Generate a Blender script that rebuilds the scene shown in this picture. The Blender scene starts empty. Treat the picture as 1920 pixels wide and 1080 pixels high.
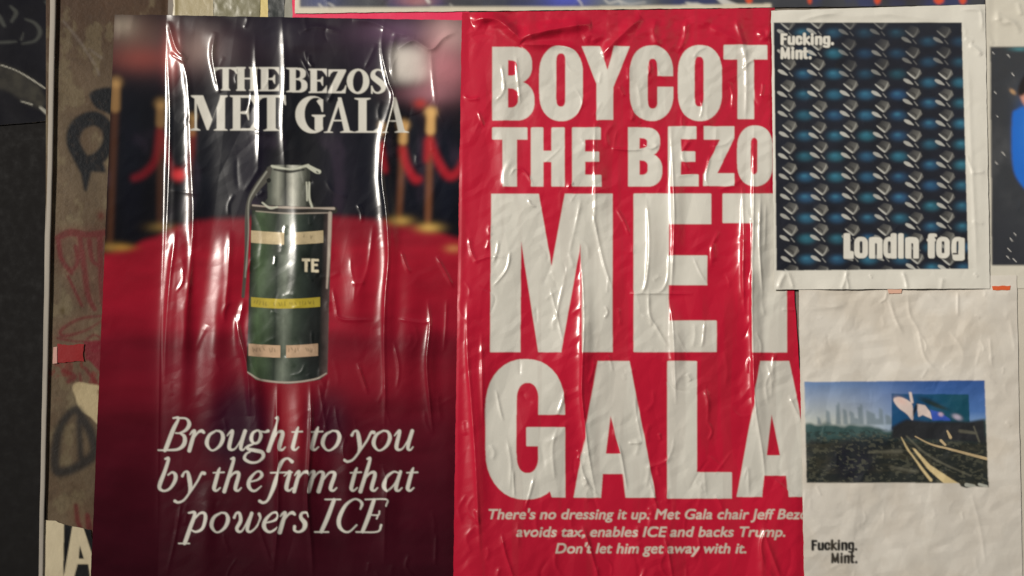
import bpy, math
import numpy as np

# ------------------------------------------------------------------ camera, sky, light, exposure
scene = bpy.context.scene
FOC, DIST, PITCH = 1600.0, 1.6, math.radians(4.0)      # focal length in plan units, metres to the wall
ZC = 1.50 - DIST * math.tan(PITCH)                     # camera height
cam = bpy.data.cameras.new('camera')
cam.sensor_width = 36.0
cam.lens = 36.0 * FOC / 1920.0
cam.clip_start, cam.clip_end = 0.01, 500.0
camo = bpy.data.objects.new('camera', cam)
camo.location = (0, -DIST, ZC)
camo.rotation_euler = (math.radians(90) + PITCH, 0, 0)
scene.collection.objects.link(camo)
scene.camera = camo

SUN_EL, SUN_AZ = math.radians(13), math.radians(-40)    # azimuth: positive = from the right of the viewer
world = bpy.data.worlds.new('World')
scene.world = world
world.use_nodes = True
wn = world.node_tree
bg = wn.nodes['Background']
sky = wn.nodes.new('ShaderNodeTexSky')
sky.sky_type = 'NISHITA'
sky.sun_disc = False
sky.sun_elevation = SUN_EL
sky.sun_rotation = math.radians(180) + SUN_AZ
wn.links.new(sky.outputs[0], bg.inputs[0])
bg.inputs[1].default_value = 0.03
sun = bpy.data.lights.new('sun', 'SUN')
sun.energy = 3.9
sun.angle = math.radians(9)
sun.color = (1.0, 0.94, 0.85)
suno = bpy.data.objects.new('sun', sun)
ldir = np.array([math.sin(SUN_AZ) * math.cos(SUN_EL), -math.cos(SUN_AZ) * math.cos(SUN_EL), math.sin(SUN_EL)])
import mathutils
suno.rotation_euler = mathutils.Vector(ldir).to_track_quat('Z', 'Y').to_euler()
suno.location = (0, -4, 4)
scene.collection.objects.link(suno)
scene.view_settings.view_transform = 'Standard'
scene.view_settings.look = 'None'
scene.view_settings.exposure = 0.0
scene.view_settings.gamma = 1.0
scene.cycles.use_denoising = True

# ------------------------------------------------------------------ plan of the wall (1 unit is about 1 mm)
CP, SP = math.cos(PITCH), math.sin(PITCH)
def W(px, py, d=0.0):
    """plan point -> point in the vertical plane that lies d metres behind the wall face (negative: proud of it)"""
    a = (np.asarray(px, float) - 960.0) / FOC
    c = -(np.asarray(py, float) - 540.0) / FOC
    t = (DIST + d) / (CP - SP * c)
    return t * a, np.zeros_like(t) + d, ZC + t * (SP + CP * c)

rng = np.random.RandomState(7)
TAB = rng.rand(64, 256, 256).astype(np.float32)
def vn(x, y, sx, sy, k=0):
    """smooth value noise, 0..1"""
    fx, fy = np.asarray(x) / sx + 37.3 * (k % 5), np.asarray(y) / sy + 17.9 * (k % 7)
    ix, iy = np.floor(fx).astype(int), np.floor(fy).astype(int)
    tx, ty = fx - ix, fy - iy
    tx, ty = tx * tx * tx * (tx * (tx * 6 - 15) + 10), ty * ty * ty * (ty * (ty * 6 - 15) + 10)
    T = TAB[k % 64]
    a, b = T[iy & 255, ix & 255], T[iy & 255, (ix + 1) & 255]
    c, d = T[(iy + 1) & 255, ix & 255], T[(iy + 1) & 255, (ix + 1) & 255]
    return (a + (b - a) * tx) * (1 - ty) + (c + (d - c) * tx) * ty
def fbm(x, y, sx, sy, k=0, n=4):
    s, a, t = 0, 1.0, 0
    for i in range(n):
        s = s + a * vn(x, y, sx / 2 ** i, sy / 2 ** i, k + i * 11)
        t += a
        a *= 0.5
    return s / t
def sm(a, b, x):
    t = np.clip((x - a) / (b - a), 0, 1)
    return t * t * (3 - 2 * t)
def lin(r, g, b):
    c = np.array([r, g, b], float) / 255.0
    return np.where(c <= 0.04045, c / 12.92, ((c + 0.055) / 1.055) ** 2.4)

# ------------------------------------------------------------------ printing: a sheet of ink worked out in code
def spline(pts, n=8, closed=False):
    P = np.array(pts, float)
    if len(P) < 3:
        t = np.linspace(0, 1, n + 1)[:, None]
        return P[0] * (1 - t) + P[1] * t
    if closed:
        Q = np.vstack([P[-1], P, P[0], P[1]])
    else:
        Q = np.vstack([2 * P[0] - P[1], P, 2 * P[-1] - P[-2]])
    out = []
    t = np.linspace(0, 1, n, endpoint=False)[:, None]
    for i in range(1, len(Q) - 2):
        p0, p1, p2, p3 = Q[i - 1], Q[i], Q[i + 1], Q[i + 2]
        out.append(0.5 * (2 * p1 + (p2 - p0) * t + (2 * p0 - 5 * p1 + 4 * p2 - p3) * t ** 2 + (3 * p1 - p0 - 3 * p2 + p3) * t ** 3))
    if not closed:
        out.append(Q[-2][None])
    return np.vstack(out)

class Ink:
    def __init__(s, x0, y0, x1, y1, res=0.5, base=(0, 0, 0)):
        s.x0, s.y0, s.res = x0, y0, res
        s.nx, s.ny = int((x1 - x0) / res) + 1, int((y1 - y0) / res) + 1
        s.X, s.Y = np.meshgrid((x0 + np.arange(s.nx) * res).astype(np.float32), (y0 + np.arange(s.ny) * res).astype(np.float32))
        s.rgb = np.zeros((s.ny, s.nx, 3), np.float32) + np.array(base, np.float32)
    def mask(s):
        return np.zeros((s.ny, s.nx), np.float32)
    def win(s, xa, ya, xb, yb):
        i0, i1 = int((xa - s.x0) / s.res) - 2, int((xb - s.x0) / s.res) + 3
        j0, j1 = int((ya - s.y0) / s.res) - 2, int((yb - s.y0) / s.res) + 3
        i0, j0 = max(i0, 0), max(j0, 0)
        return slice(j0, max(min(j1, s.ny), j0)), slice(i0, max(min(i1, s.nx), i0))
    def poly(s, M, pts, v=1.0):
        P = np.array(pts, float)
        w = s.win(P[:, 0].min(), P[:, 1].min(), P[:, 0].max(), P[:, 1].max())
        X, Y = s.X[w], s.Y[w]
        if X.size == 0:
            return
        inside = np.zeros(X.shape, bool)
        Q = np.roll(P, -1, 0)
        for (xa, ya), (xb, yb) in zip(P, Q):
            if ya == yb:
                continue
            c = ((ya > Y) != (yb > Y)) & (X < (xb - xa) * (Y - ya) / (yb - ya) + xa)
            inside ^= c
        M[w][inside] = v
    def rr(s, M, x0, y0, x1, y1, r=(0, 0), v=1.0, corners='abcd', n=2.3):
        """box with (elliptical) round corners a b c d = tl tr br bl"""
        rx, ry = r
        pts = []
        a = np.linspace(0, math.pi / 2, 10)
        ca, sa = np.cos(a) ** (2 / n), np.sin(a) ** (2 / n)
        for k, (cx, cy, sx, sy, rev) in dict(a=(x0, y0, 1, 1, 0), b=(x1, y0, -1, 1, 1), c=(x1, y1, -1, -1, 0), d=(x0, y1, 1, -1, 1)).items():
            if k in corners and rx > 0:
                p = [(cx + sx * rx * (1 - c), cy + sy * ry * (1 - q)) for c, q in zip(ca, sa)]
                pts += p[::-1] if rev else p
            else:
                pts.append((cx, cy))
        s.poly(M, pts, v)
    def ell(s, M, cx, cy, rx, ry, rot=0.0, v=1.0):
        a = np.linspace(0, 2 * math.pi, 40, endpoint=False)
        c, q = math.cos(rot), math.sin(rot)
        s.poly(M, [(cx + rx * math.cos(t) * c - ry * math.sin(t) * q, cy + rx * math.cos(t) * q + ry * math.sin(t) * c) for t in a], v)
    def stroke(s, M, pts, v=1.0, soft=0.0, closed=False, n=7):
        """brush stroke through (x, y, width)"""
        P = spline(pts, n, closed)
        if closed:
            P = np.vstack([P, P[:1]])
        for a, b in zip(P[:-1], P[1:]):
            r = max(a[2], b[2]) / 2 + soft + 1
            w = s.win(min(a[0], b[0]) - r, min(a[1], b[1]) - r, max(a[0], b[0]) + r, max(a[1], b[1]) + r)
            X, Y = s.X[w], s.Y[w]
            if X.size == 0:
                continue
            dx, dy = b[0] - a[0], b[1] - a[1]
            L = dx * dx + dy * dy + 1e-9
            t = np.clip(((X - a[0]) * dx + (Y - a[1]) * dy) / L, 0, 1)
            d = np.hypot(X - a[0] - t * dx, Y - a[1] - t * dy) - (a[2] + (b[2] - a[2]) * t) / 2
            e = max(soft, s.res)
            M[w] = np.maximum(M[w], v * np.clip(0.5 - d / e, 0, 1))
    def put(s, M, col, a=1.0):
        ys, xs = np.nonzero(M.any(1))[0], np.nonzero(M.any(0))[0]
        if len(ys) == 0:
            return
        w = (slice(ys[0], ys[-1] + 1), slice(xs[0], xs[-1] + 1))
        m = (M[w] * a)[..., None].astype(np.float32)
        s.rgb[w] = s.rgb[w] * (1 - m) + np.asarray(col, np.float32) * m
    def blob(s, cx, cy, rx, ry, col, a=1.0, p=1.0, rot=0.0):
        w = s.win(cx - 3 * max(rx, ry), cy - 3 * max(rx, ry), cx + 3 * max(rx, ry), cy + 3 * max(rx, ry))
        X, Y = s.X[w] - cx, s.Y[w] - cy
        c, q = math.cos(rot), math.sin(rot)
        d = ((X * c + Y * q) / rx) ** 2 + ((-X * q + Y * c) / ry) ** 2
        m = (a * np.exp(-d ** p))[..., None]
        s.rgb[w] = s.rgb[w] * (1 - m) + np.asarray(col, np.float32) * m
    def blur(s, M, r):
        """box blur, three passes (only where there is ink)"""
        k = max(int(r / s.res), 1)
        if M.ndim == 2:
            ys, xs = np.nonzero(M.any(1))[0], np.nonzero(M.any(0))[0]
            if len(ys) == 0:
                return M
            p = 4 * k + 2
            w = (slice(max(ys[0] - p, 0), ys[-1] + p), slice(max(xs[0] - p, 0), xs[-1] + p))
            out = np.zeros_like(M)
            out[w] = s._blur(M[w], k)
            return out
        return s._blur(M, k)
    def _blur(s, M, k):
        for _ in range(3):
            for ax in (0, 1):
                pad = [(0, 0)] * M.ndim
                pad[ax] = (k + 1, k)
                C = np.cumsum(np.pad(M, pad, mode='edge').astype(np.float64), axis=ax)
                n = M.shape[ax]
                hi = np.take(C, np.arange(2 * k + 1, 2 * k + 1 + n), axis=ax)
                lo = np.take(C, np.arange(0, n), axis=ax)
                M = ((hi - lo) / (2 * k + 1)).astype(np.float32)
        return M
    def at(s, px, py):
        fx, fy = np.clip((px - s.x0) / s.res, 0, s.nx - 1.001), np.clip((py - s.y0) / s.res, 0, s.ny - 1.001)
        ix, iy = fx.astype(int), fy.astype(int)
        tx, ty = (fx - ix)[..., None], (fy - iy)[..., None]
        R = s.rgb
        return (R[iy, ix] * (1 - tx) + R[iy, ix + 1] * tx) * (1 - ty) + (R[iy + 1, ix] * (1 - tx) + R[iy + 1, ix + 1] * tx) * ty

def type_tris(body, shear=0.0, bold=0.0, spacing=1.0):
    """triangles of a line set in the built-in typeface, baseline at 0, em = 1"""
    cu = bpy.data.curves.new('type', 'FONT')
    cu.body = body
    cu.shear = shear
    cu.offset = bold
    cu.space_character = spacing
    ob = bpy.data.objects.new('type', cu)
    scene.collection.objects.link(ob)
    dg = bpy.context.evaluated_depsgraph_get()
    me = ob.evaluated_get(dg).to_mesh()
    me.calc_loop_triangles()
    v = np.array([p.co[:2] for p in me.vertices])
    t = np.array([q.vertices[:] for q in me.loop_triangles])
    ob.evaluated_get(dg).to_mesh_clear()
    bpy.data.objects.remove(ob)
    bpy.data.curves.remove(cu)
    return v, t
def set_type(ink, M, body, x0, x1, base, cap, shear=0.0, bold=0.0, spacing=1.0):
    v, t = type_tris(body, shear, 0.0, spacing)
    OUT, M = M, ink.mask()
    sx = (x1 - x0) / (v[:, 0].max() - v[:, 0].min())
    sy = cap / 0.73
    X, Y = x0 + (v[:, 0] - v[:, 0].min()) * sx, base - v[:, 1] * sy
    for a, b, c in t:
        xs, ys = X[[a, b, c]], Y[[a, b, c]]
        w = ink.win(xs.min(), ys.min(), xs.max(), ys.max())
        gx, gy = ink.X[w], ink.Y[w]
        if gx.size == 0:
            continue
        e = lambda i, j: (xs[j] - xs[i]) * (gy - ys[i]) - (ys[j] - ys[i]) * (gx - xs[i])
        e0, e1, e2 = e(0, 1), e(1, 2), e(2, 0)
        m = ((e0 >= 0) & (e1 >= 0) & (e2 >= 0)) | ((e0 <= 0) & (e1 <= 0) & (e2 <= 0))
        M[w][m] = 1.0
    k = max(int(round(bold * sy / ink.res)), 0)             # heavier weight: thicken the strokes
    for dx in range(-k, k + 1):
        for dy in range(-(k + 1) // 2, (k + 1) // 2 + 1):
            np.maximum(OUT, np.roll(np.roll(M, dx, 1), dy, 0), out=OUT)

HEAVY = {   # heavy condensed letters: strokes in a box with x-height 16 and cap height 21
 'F': (9.6, [[(2.4, 2, 4.8), (2.4, 19, 4.8)], [(2, 19, 4), (8, 19, 4)], [(2, 11, 3.6), (7, 11, 3.6)]]),
 'u': (10.6, [[(2.4, 14, 4.8), (2.4, 4, 4.8), (4, 2, 4)], [(8.2, 14, 4.8), (8.2, 2.2, 4.6)], [(3, 2, 3.6), (7, 2, 3.6)]]),
 'c': (9.8, [[(7.6, 11, 4.4), (7.4, 14, 4), (5, 15, 3.6), (2.4, 13, 4.6), (2.4, 4, 4.6), (5, 1.8, 3.6), (7.4, 3, 4), (7.6, 5, 4.4)]]),
 'k': (10.4, [[(2.4, 2, 4.8), (2.4, 20, 4.8)], [(8.4, 14.5, 3.4), (4.6, 9, 3.4), (8.8, 1.6, 4)]]),
 'i': (5.6, [[(2.4, 2, 4.8), (2.4, 13.8, 4.8)], [(2.4, 19, 4.4), (2.4, 19.6, 4.4)]]),
 'n': (10.6, [[(2.4, 2, 4.8), (2.4, 14, 4.8)], [(8.2, 2, 4.8), (8.2, 12.6, 4.8), (6.4, 14.6, 4)], [(3.4, 14, 3.4), (7, 14.6, 3.4)]]),
 'g': (10.8, [[(8.2, 14, 4.8), (8.2, -1, 4.8), (5.4, -3.4, 3.6), (2, -2.4, 3.4)], [(2.4, 12.6, 4.6), (2.4, 4.6, 4.6)], [(3, 14.4, 3.4), (7, 14.4, 3.4)], [(3, 2.8, 3.2), (7, 2.8, 3.2)]]),
 'M': (14.6, [[(2.2, 2, 4.4), (2.6, 19.4, 4.2), (6.8, 3, 4), (11, 19.4, 4.2), (11.6, 2, 4.4)]]),
 't': (7.4, [[(3, 19, 4.6), (3, 4, 4.8), (5.4, 2, 3.6)], [(0.8, 13.8, 3.2), (6, 13.8, 3.2)]]),
 '.': (5.4, [[(2.4, 2, 4.6), (2.4, 2.4, 4.6)]]),
}
def heavy(ink, M, word, x0, x1, base, k):
    """a word in heavy condensed letters between x0 and x1"""
    kx = (x1 - x0) / sum(HEAVY[c][0] for c in word)
    x = x0
    for c in word:
        for st in HEAVY[c][1]:
            P = [(x + a * kx, base - b * k, w * min(kx, k) * 1.2) for a, b, w in st]
            if c == 'M':
                for p, q in zip(P[:-1], P[1:]):
                    ink.stroke(M, [p, q], n=2)
            else:
                ink.stroke(M, P, n=4)
        x += HEAVY[c][0] * kx

# ------------------------------------------------------------------ folds and creases (heights in mm)
def creases(U, V, lines):
    """lines: (points, half width, height, sharpness 0..1[, taper])"""
    H = np.zeros(U.shape, np.float32)
    for L in lines:
        pts, w, a = L[0], L[1], L[2]
        sharp = L[3] if len(L) > 3 else 0.5
        P = spline([(x, y) for x, y in pts], 6)
        r = 5 * w
        x0, x1, y0, y1 = P[:, 0].min() - r, P[:, 0].max() + r, P[:, 1].min() - r, P[:, 1].max() + r
        sel = (U > x0) & (U < x1) & (V > y0) & (V < y1)
        if not sel.any():
            continue
        u, v = U[sel], V[sel]
        best = np.full(u.shape, 1e9)
        par = np.zeros(u.shape)
        seg = np.hypot(*(P[1:] - P[:-1]).T)
        cum = np.concatenate([[0], np.cumsum(seg)]) / seg.sum()
        for i in range(len(P) - 1):
            dx, dy = P[i + 1] - P[i]
            t = np.clip(((u - P[i, 0]) * dx + (v - P[i, 1]) * dy) / (dx * dx + dy * dy + 1e-9), 0, 1)
            d = np.hypot(u - P[i, 0] - t * dx, v - P[i, 1] - t * dy)
            m = d < best
            best[m] = d[m]
            par[m] = cum[i] + t[m] * (cum[i + 1] - cum[i])
        tap = np.clip(np.minimum(par, 1 - par) * 5, 0, 1) ** 0.8 * (0.65 + 0.7 * vn(v, u, 55, 300, int(abs(P[0, 0])) % 50))
        if sharp == 0:
            tap = np.sin(math.pi * np.clip(par, 0, 1)) ** 1.2 * (0.7 + 0.6 * vn(v, u, 90, 300, int(abs(P[0, 0])) % 50))
        d = best / w
        prof = sharp * np.exp(-np.abs(d) * 1.3) + (1 - sharp) * np.exp(-d * d)
        H[sel] += (a * tap * prof).astype(np.float32)
    return H
def with_flutes(lines, lmin=150, kw=3.6, ka=1.7):
    """long creases sit on a broad soft flute of the same sheet"""
    out = list(lines)
    for L in lines:
        P = np.array(L[0], float)
        if np.hypot(*(P[1:] - P[:-1]).T).sum() > lmin and L[1] < 6:
            out.append(([(x + L[1] * 1.2, y) for x, y in L[0]], L[1] * kw, L[2] * ka, 0.0))
    return out
def small_creases(n, box, seed, lmin=15, lmax=60, vert=0.7, w=(2.2, 4.5), a=(0.25, 0.75)):
    r = np.random.RandomState(seed)
    out = []
    for _ in range(n):
        x, y = r.uniform(box[0], box[2]), r.uniform(box[1], box[3])
        ang = math.pi / 2 + r.normal(0, 0.25) if r.rand() < vert else r.uniform(0, math.pi)
        L = r.uniform(lmin, lmax)
        b = r.normal(0, 0.12) * L
        dx, dy = math.cos(ang), math.sin(ang)
        out.append(([(x - dx * L / 2, y - dy * L / 2), (x - dy * b, y + dx * b), (x + dx * L / 2, y + dy * L / 2)],
                    r.uniform(*w), r.uniform(*a) * (1 if r.rand() < 0.8 else -0.6), r.uniform(0.2, 0.6)))
    return out
def facet(U, V, sx, sy, ang, k):
    """flat facets that meet in straight creases, as handled paper has: -0.5..0.5"""
    wx, wy = 0.5 * sx * (vn(U, V, sx * 1.7, sy * 1.7, k) - 0.5), 0.5 * sy * (vn(U, V, sx * 1.7, sy * 1.7, k + 1) - 0.5)
    c, q = math.cos(ang), math.sin(ang)
    x, y = ((U + wx) * c + (V + wy) * q) / sx + 40, ((V + wy) * c - (U + wx) * q) / sy + 40
    ix, iy = np.floor(x).astype(int), np.floor(y).astype(int)
    fx, fy = x - ix, y - iy
    T = TAB[k % 64]
    h00, h10, h01, h11 = T[iy & 255, ix & 255], T[iy & 255, (ix + 1) & 255], T[(iy + 1) & 255, ix & 255], T[(iy + 1) & 255, (ix + 1) & 255]
    lo = h00 + (h10 - h00) * fx + (h01 - h00) * fy
    hi = h11 + (h01 - h11) * (1 - fx) + (h10 - h11) * (1 - fy)
    return np.where(fx + fy < 1, lo, hi) - 0.5
def crumple(U, V, k, big=1.0, fine=0.18):
    h = big * 2.0 * (fbm(U, V, 170, 330, k, 2) - 0.5)
    h += fine * 13.0 * facet(U, V, 74, 150, 0.12, k + 2)
    h += fine * 5.0 * facet(U, V, 31, 62, -0.2, k + 4)
    h += fine * 3.4 * facet(U, V, 14, 21, 0.5, k + 6) * (0.25 + 0.75 * sm(0.40, 0.62, fbm(U, V, 90, 90, k + 8, 2)))
    return h

# ------------------------------------------------------------------ objects and materials
def tag(o, label=None, cat=None, group=None, kind=None):
    for k, v in (('label', label), ('category', cat), ('group', group), ('kind', kind)):
        if v:
            o[k] = v
    return o
def new_mat(name):
    m = bpy.data.materials.new(name)
    m.use_nodes = True
    return m, m.node_tree, m.node_tree.nodes['Principled BSDF']
def noise_node(nt, scale, detail=4, rough=0.55, stretch=(1, 1, 1)):
    tc, mp, n = nt.nodes.new('ShaderNodeTexCoord'), nt.nodes.new('ShaderNodeMapping'), nt.nodes.new('ShaderNodeTexNoise')
    mp.inputs['Scale'].default_value = stretch
    n.inputs['Scale'].default_value = scale
    n.inputs['Detail'].default_value = detail
    n.inputs['Roughness'].default_value = rough
    nt.links.new(tc.outputs['Object'], mp.inputs[0])
    nt.links.new(mp.outputs[0], n.inputs['Vector'])
    return n
def ramp(nt, src, a, b, lo, hi):
    r = nt.nodes.new('ShaderNodeMapRange')
    r.inputs['From Min'].default_value, r.inputs['From Max'].default_value = a, b
    r.inputs['To Min'].default_value, r.inputs['To Max'].default_value = lo, hi
    nt.links.new(src, r.inputs['Value'])
    return r.outputs[0]
def printed(name, rough=(0.28, 0.42), spec=0.5, coat=0.0, coat_rough=0.12, bump=0.15, grime=0.12, bscale=260):
    """printed paper: ink from the mesh's own 'print' colours, uneven gloss, fine tooth, a little grime"""
    m, nt, b = new_mat(name)
    at = nt.nodes.new('ShaderNodeVertexColor')
    at.layer_name = 'print'
    mx = nt.nodes.new('ShaderNodeMix')
    mx.data_type, mx.blend_type = 'RGBA', 'MULTIPLY'
    n1 = noise_node(nt, 9, 6, 0.65)
    nt.links.new(ramp(nt, n1.outputs['Fac'], 0.42, 0.75, 0.0, grime), mx.inputs['Factor'])
    nt.links.new(at.outputs['Color'], mx.inputs['A'])
    mx.inputs['B'].default_value = (0.40, 0.34, 0.26, 1)
    nt.links.new(mx.outputs['Result'], b.inputs['Base Color'])
    n2 = noise_node(nt, 14, 4, 0.6)
    nt.links.new(ramp(nt, n2.outputs['Fac'], 0.3, 0.7, rough[0], rough[1]), b.inputs['Roughness'])
    b.inputs['Specular IOR Level'].default_value = spec
    b.inputs['Coat Weight'].default_value = coat
    b.inputs['Coat Roughness'].default_value = coat_rough
    n3 = noise_node(nt, bscale, 5, 0.6)
    bp = nt.nodes.new('ShaderNodeBump')
    bp.inputs['Strength'].default_value = bump
    bp.inputs['Distance'].default_value = 0.0012
    nt.links.new(n3.outputs['Fac'], bp.inputs['Height'])
    nt.links.new(bp.outputs[0], b.inputs['Normal'])
    return m
def plain(name, col, rough=0.5, metal=0.0, spec=0.5, vary=0.25, bump=0.2, scale=30, stretch=(1, 1, 1)):
    m, nt, b = new_mat(name)
    n = noise_node(nt, scale, 6, 0.6, stretch)
    mx = nt.nodes.new('ShaderNodeMix')
    mx.data_type = 'RGBA'
    nt.links.new(n.outputs['Fac'], mx.inputs['Factor'])
    c = np.array(col)
    mx.inputs['A'].default_value = (*np.clip(c * (1 - vary), 0, 1), 1)
    mx.inputs['B'].default_value = (*np.clip(c * (1 + vary), 0, 1), 1)
    nt.links.new(mx.outputs['Result'], b.inputs['Base Color'])
    b.inputs['Metallic'].default_value = metal
    b.inputs['Specular IOR Level'].default_value = spec
    nt.links.new(ramp(nt, n.outputs['Fac'], 0.3, 0.7, rough * 0.8, rough * 1.2), b.inputs['Roughness'])
    bp = nt.nodes.new('ShaderNodeBump')
    bp.inputs['Strength'].default_value = bump
    bp.inputs['Distance'].default_value = 0.002
    nt.links.new(n.outputs['Fac'], bp.inputs['Height'])
    nt.links.new(bp.outputs[0], b.inputs['Normal'])
    return m
def mesh_obj(name, verts, faces, mat, parent=None, smooth=True, cols=None):
    me = bpy.data.meshes.new(name)
    verts, faces = np.asarray(verts, np.float32), np.asarray(faces, np.int32)
    me.vertices.add(len(verts))
    me.vertices.foreach_set('co', verts.ravel())
    k = faces.shape[1]
    me.loops.add(faces.size)
    me.loops.foreach_set('vertex_index', faces.ravel())
    me.polygons.add(len(faces))
    me.polygons.foreach_set('loop_start', np.arange(len(faces), dtype=np.int32) * k)
    me.polygons.foreach_set('use_smooth', np.full(len(faces), smooth))
    if cols is not None:
        at = me.color_attributes.new('print', 'FLOAT_COLOR', 'POINT')
        c = np.ones((len(verts), 4), np.float32)
        c[:, :3] = cols
        at.data.foreach_set('color', c.ravel())
    me.update(calc_edges=True)
    me.validate()
    me.materials.append(mat)
    o = bpy.data.objects.new(name, me)
    scene.collection.objects.link(o)
    if parent:
        o.parent = parent
    return o
def sheet(name, quad, step, ink, height, mat, ragged=0.0, seed=0, edge_col=(0.6, 0.57, 0.5), thick=0.7, parent=None, rag_len=22):
    """a pasted sheet: plan corners tl tr br bl, ink (an Ink or a colour), height(U, V) in mm above the wall face"""
    q = np.array(quad, float)
    nx = max(int(np.hypot(*(q[1] - q[0])) / step), 2)
    ny = max(int(np.hypot(*(q[3] - q[0])) / step), 2)
    s, t = np.meshgrid(np.linspace(0, 1, nx + 1), np.linspace(0, 1, ny + 1))
    P = (q[0] * ((1 - s) * (1 - t))[..., None] + q[1] * (s * (1 - t))[..., None] + q[2] * (s * t)[..., None] + q[3] * ((1 - s) * t)[..., None])
    U, V = P[..., 0], P[..., 1]
    if ragged:
        def j(c, k):
            return ragged * ((vn(c, c * 0, rag_len, 9, seed + k) - 0.5) * 1.6 + (vn(c, c * 0, rag_len / 4, 9, seed + k + 7) - 0.5) * 0.8)
        fl, fr = np.clip(1 - s * nx * step / (ragged * 4 + 6), 0, 1), np.clip(1 - (1 - s) * nx * step / (ragged * 4 + 6), 0, 1)
        ft, fb = np.clip(1 - t * ny * step / (ragged * 4 + 6), 0, 1), np.clip(1 - (1 - t) * ny * step / (ragged * 4 + 6), 0, 1)
        U = U + fl * j(V, 1) + fr * j(V, 2)
        V = V + ft * j(U, 3) + fb * j(U, 4)
    H = height(U, V)
    x, y, z = W(U, V, -H / 1000.0)
    verts = np.stack([x, y, z], -1).reshape(-1, 3)
    gy, gx = np.gradient(np.asarray(H, float))                # creases draw the sheet, and its print, into themselves
    pu, pv = np.clip(2.6 * gx / step, -2.6, 2.6), np.clip(2.6 * gy / step, -2.6, 2.6)
    cols = ink.at(U - pu, V - pv).reshape(-1, 3) if isinstance(ink, Ink) else np.tile(np.asarray(ink, float), (U.size, 1))
    idx = np.arange((nx + 1) * (ny + 1)).reshape(ny + 1, nx + 1)
    f = np.stack([idx[:-1, :-1], idx[1:, :-1], idx[1:, 1:], idx[:-1, 1:]], -1).reshape(-1, 4)
    ring = np.concatenate([idx[0, :-1], idx[:-1, -1], idx[-1, :0:-1], idx[:0:-1, 0]])
    n0 = len(verts)
    top = verts[ring] + np.array([0, 0.00005, 0])
    back = verts[ring] + np.array([0, thick / 1000.0, 0])
    m = len(ring)
    a = np.arange(m)
    b = (a + 1) % m
    f2 = np.stack([n0 + a, n0 + b, n0 + m + b, n0 + m + a], -1)
    verts = np.vstack([verts, top, back])
    cols = np.vstack([cols, np.tile(edge_col, (2 * m, 1))])
    return mesh_obj(name, verts, np.vstack([f, f2]), mat, parent, True, cols)
def box_mesh(x0, x1, y0, y1, z0, z1):
    v = [(x, y, z) for x in (x0, x1) for y in (y0, y1) for z in (z0, z1)]
    return v, [(0, 1, 3, 2), (4, 6, 7, 5), (0, 4, 5, 1), (2, 3, 7, 6), (0, 2, 6, 4), (1, 5, 7, 3)]

def ink(r, g, b, k=1.15):
    return np.minimum(lin(r, g, b) * k, 0.82)
WHITE = np.array([0.66, 0.64, 0.575])
def kink(U, V):
    """the jamb stands proud towards the door: depth in mm behind the wall face (negative)"""
    xk = 312 - (V - 27) * (16 / 1053.0)
    return -np.maximum(0, xk - U) * 0.19

# ------------------------------------------------------------------ setting: pavement, wall
m_conc = plain('render_coat', (0.20, 0.17, 0.14), 0.7, vary=0.3, bump=0.4, scale=14)
m_pave = plain('pavement_concrete', (0.16, 0.155, 0.15), 0.85, vary=0.3, bump=0.5, scale=12)
v, f = box_mesh(-40, 40, -60, 40, -0.4, 0.0)
tag(mesh_obj('pavement', v, f, m_pave, smooth=False), kind='structure')
xw = float(W(300, 540)[0])
v, f = box_mesh(xw, 6.0, 0.0, 0.3, 0.0, 3.4)
tag(mesh_obj('wall', v, f, m_conc, smooth=False), kind='structure')

v, f = box_mesh(-40, 40, -16.0, -14.0, 0.0, 4.55)
tag(mesh_obj('sun_blocker', v, f, m_conc, smooth=False), kind='structure')      # unseen row added across the street to shade the wall's lower part

# the narrow painted jamb between the door and the posters, with its tags and smears
J = Ink(60, -60, 335, 1140, 0.8, ink(97, 83, 66))
n = fbm(J.X, J.Y, 70, 120, 3, 5)[..., None]
J.rgb = J.rgb * (0.72 + 0.6 * n)
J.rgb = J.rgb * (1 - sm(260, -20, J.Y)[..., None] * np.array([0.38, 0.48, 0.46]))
J.put(sm(0.50, 0.68, fbm(J.X, J.Y, 60, 60, 9, 4)) * 0.35, ink(78, 58, 44))
J.put(sm(0.58, 0.7, fbm(J.X, J.Y, 26, 40, 19, 4)) * 0.35, ink(128, 118, 92))
BLK = ink(22, 24, 28)
M = J.mask()
J.poly(M, spline([(168, 176), (190, 165), (212, 168), (212, 212), (196, 210), (178, 200)], 6, True))
J.stroke(M, [(158, 306, 26), (138, 268, 26), (146, 236, 28), (176, 222, 28), (200, 238, 24), (204, 268, 24), (186, 296, 26), (160, 306, 26)], closed=True)
J.poly(M, [(136, 296), (196, 308), (200, 324), (172, 322), (163, 360), (158, 358), (152, 326)])
J.put(J.blur(M, 2.2), BLK, 1.0)
M = J.mask()
J.stroke(M, [(120, 40, 5), (150, 78, 6), (178, 120, 5)], soft=4)
J.stroke(M, [(168, 92, 4), (190, 108, 6)], soft=4)
J.stroke(M, [(182, 128, 4), (186, 140, 5)], soft=4)
J.put(M, ink(120, 110, 102), 0.5)
M = J.mask()
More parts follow.
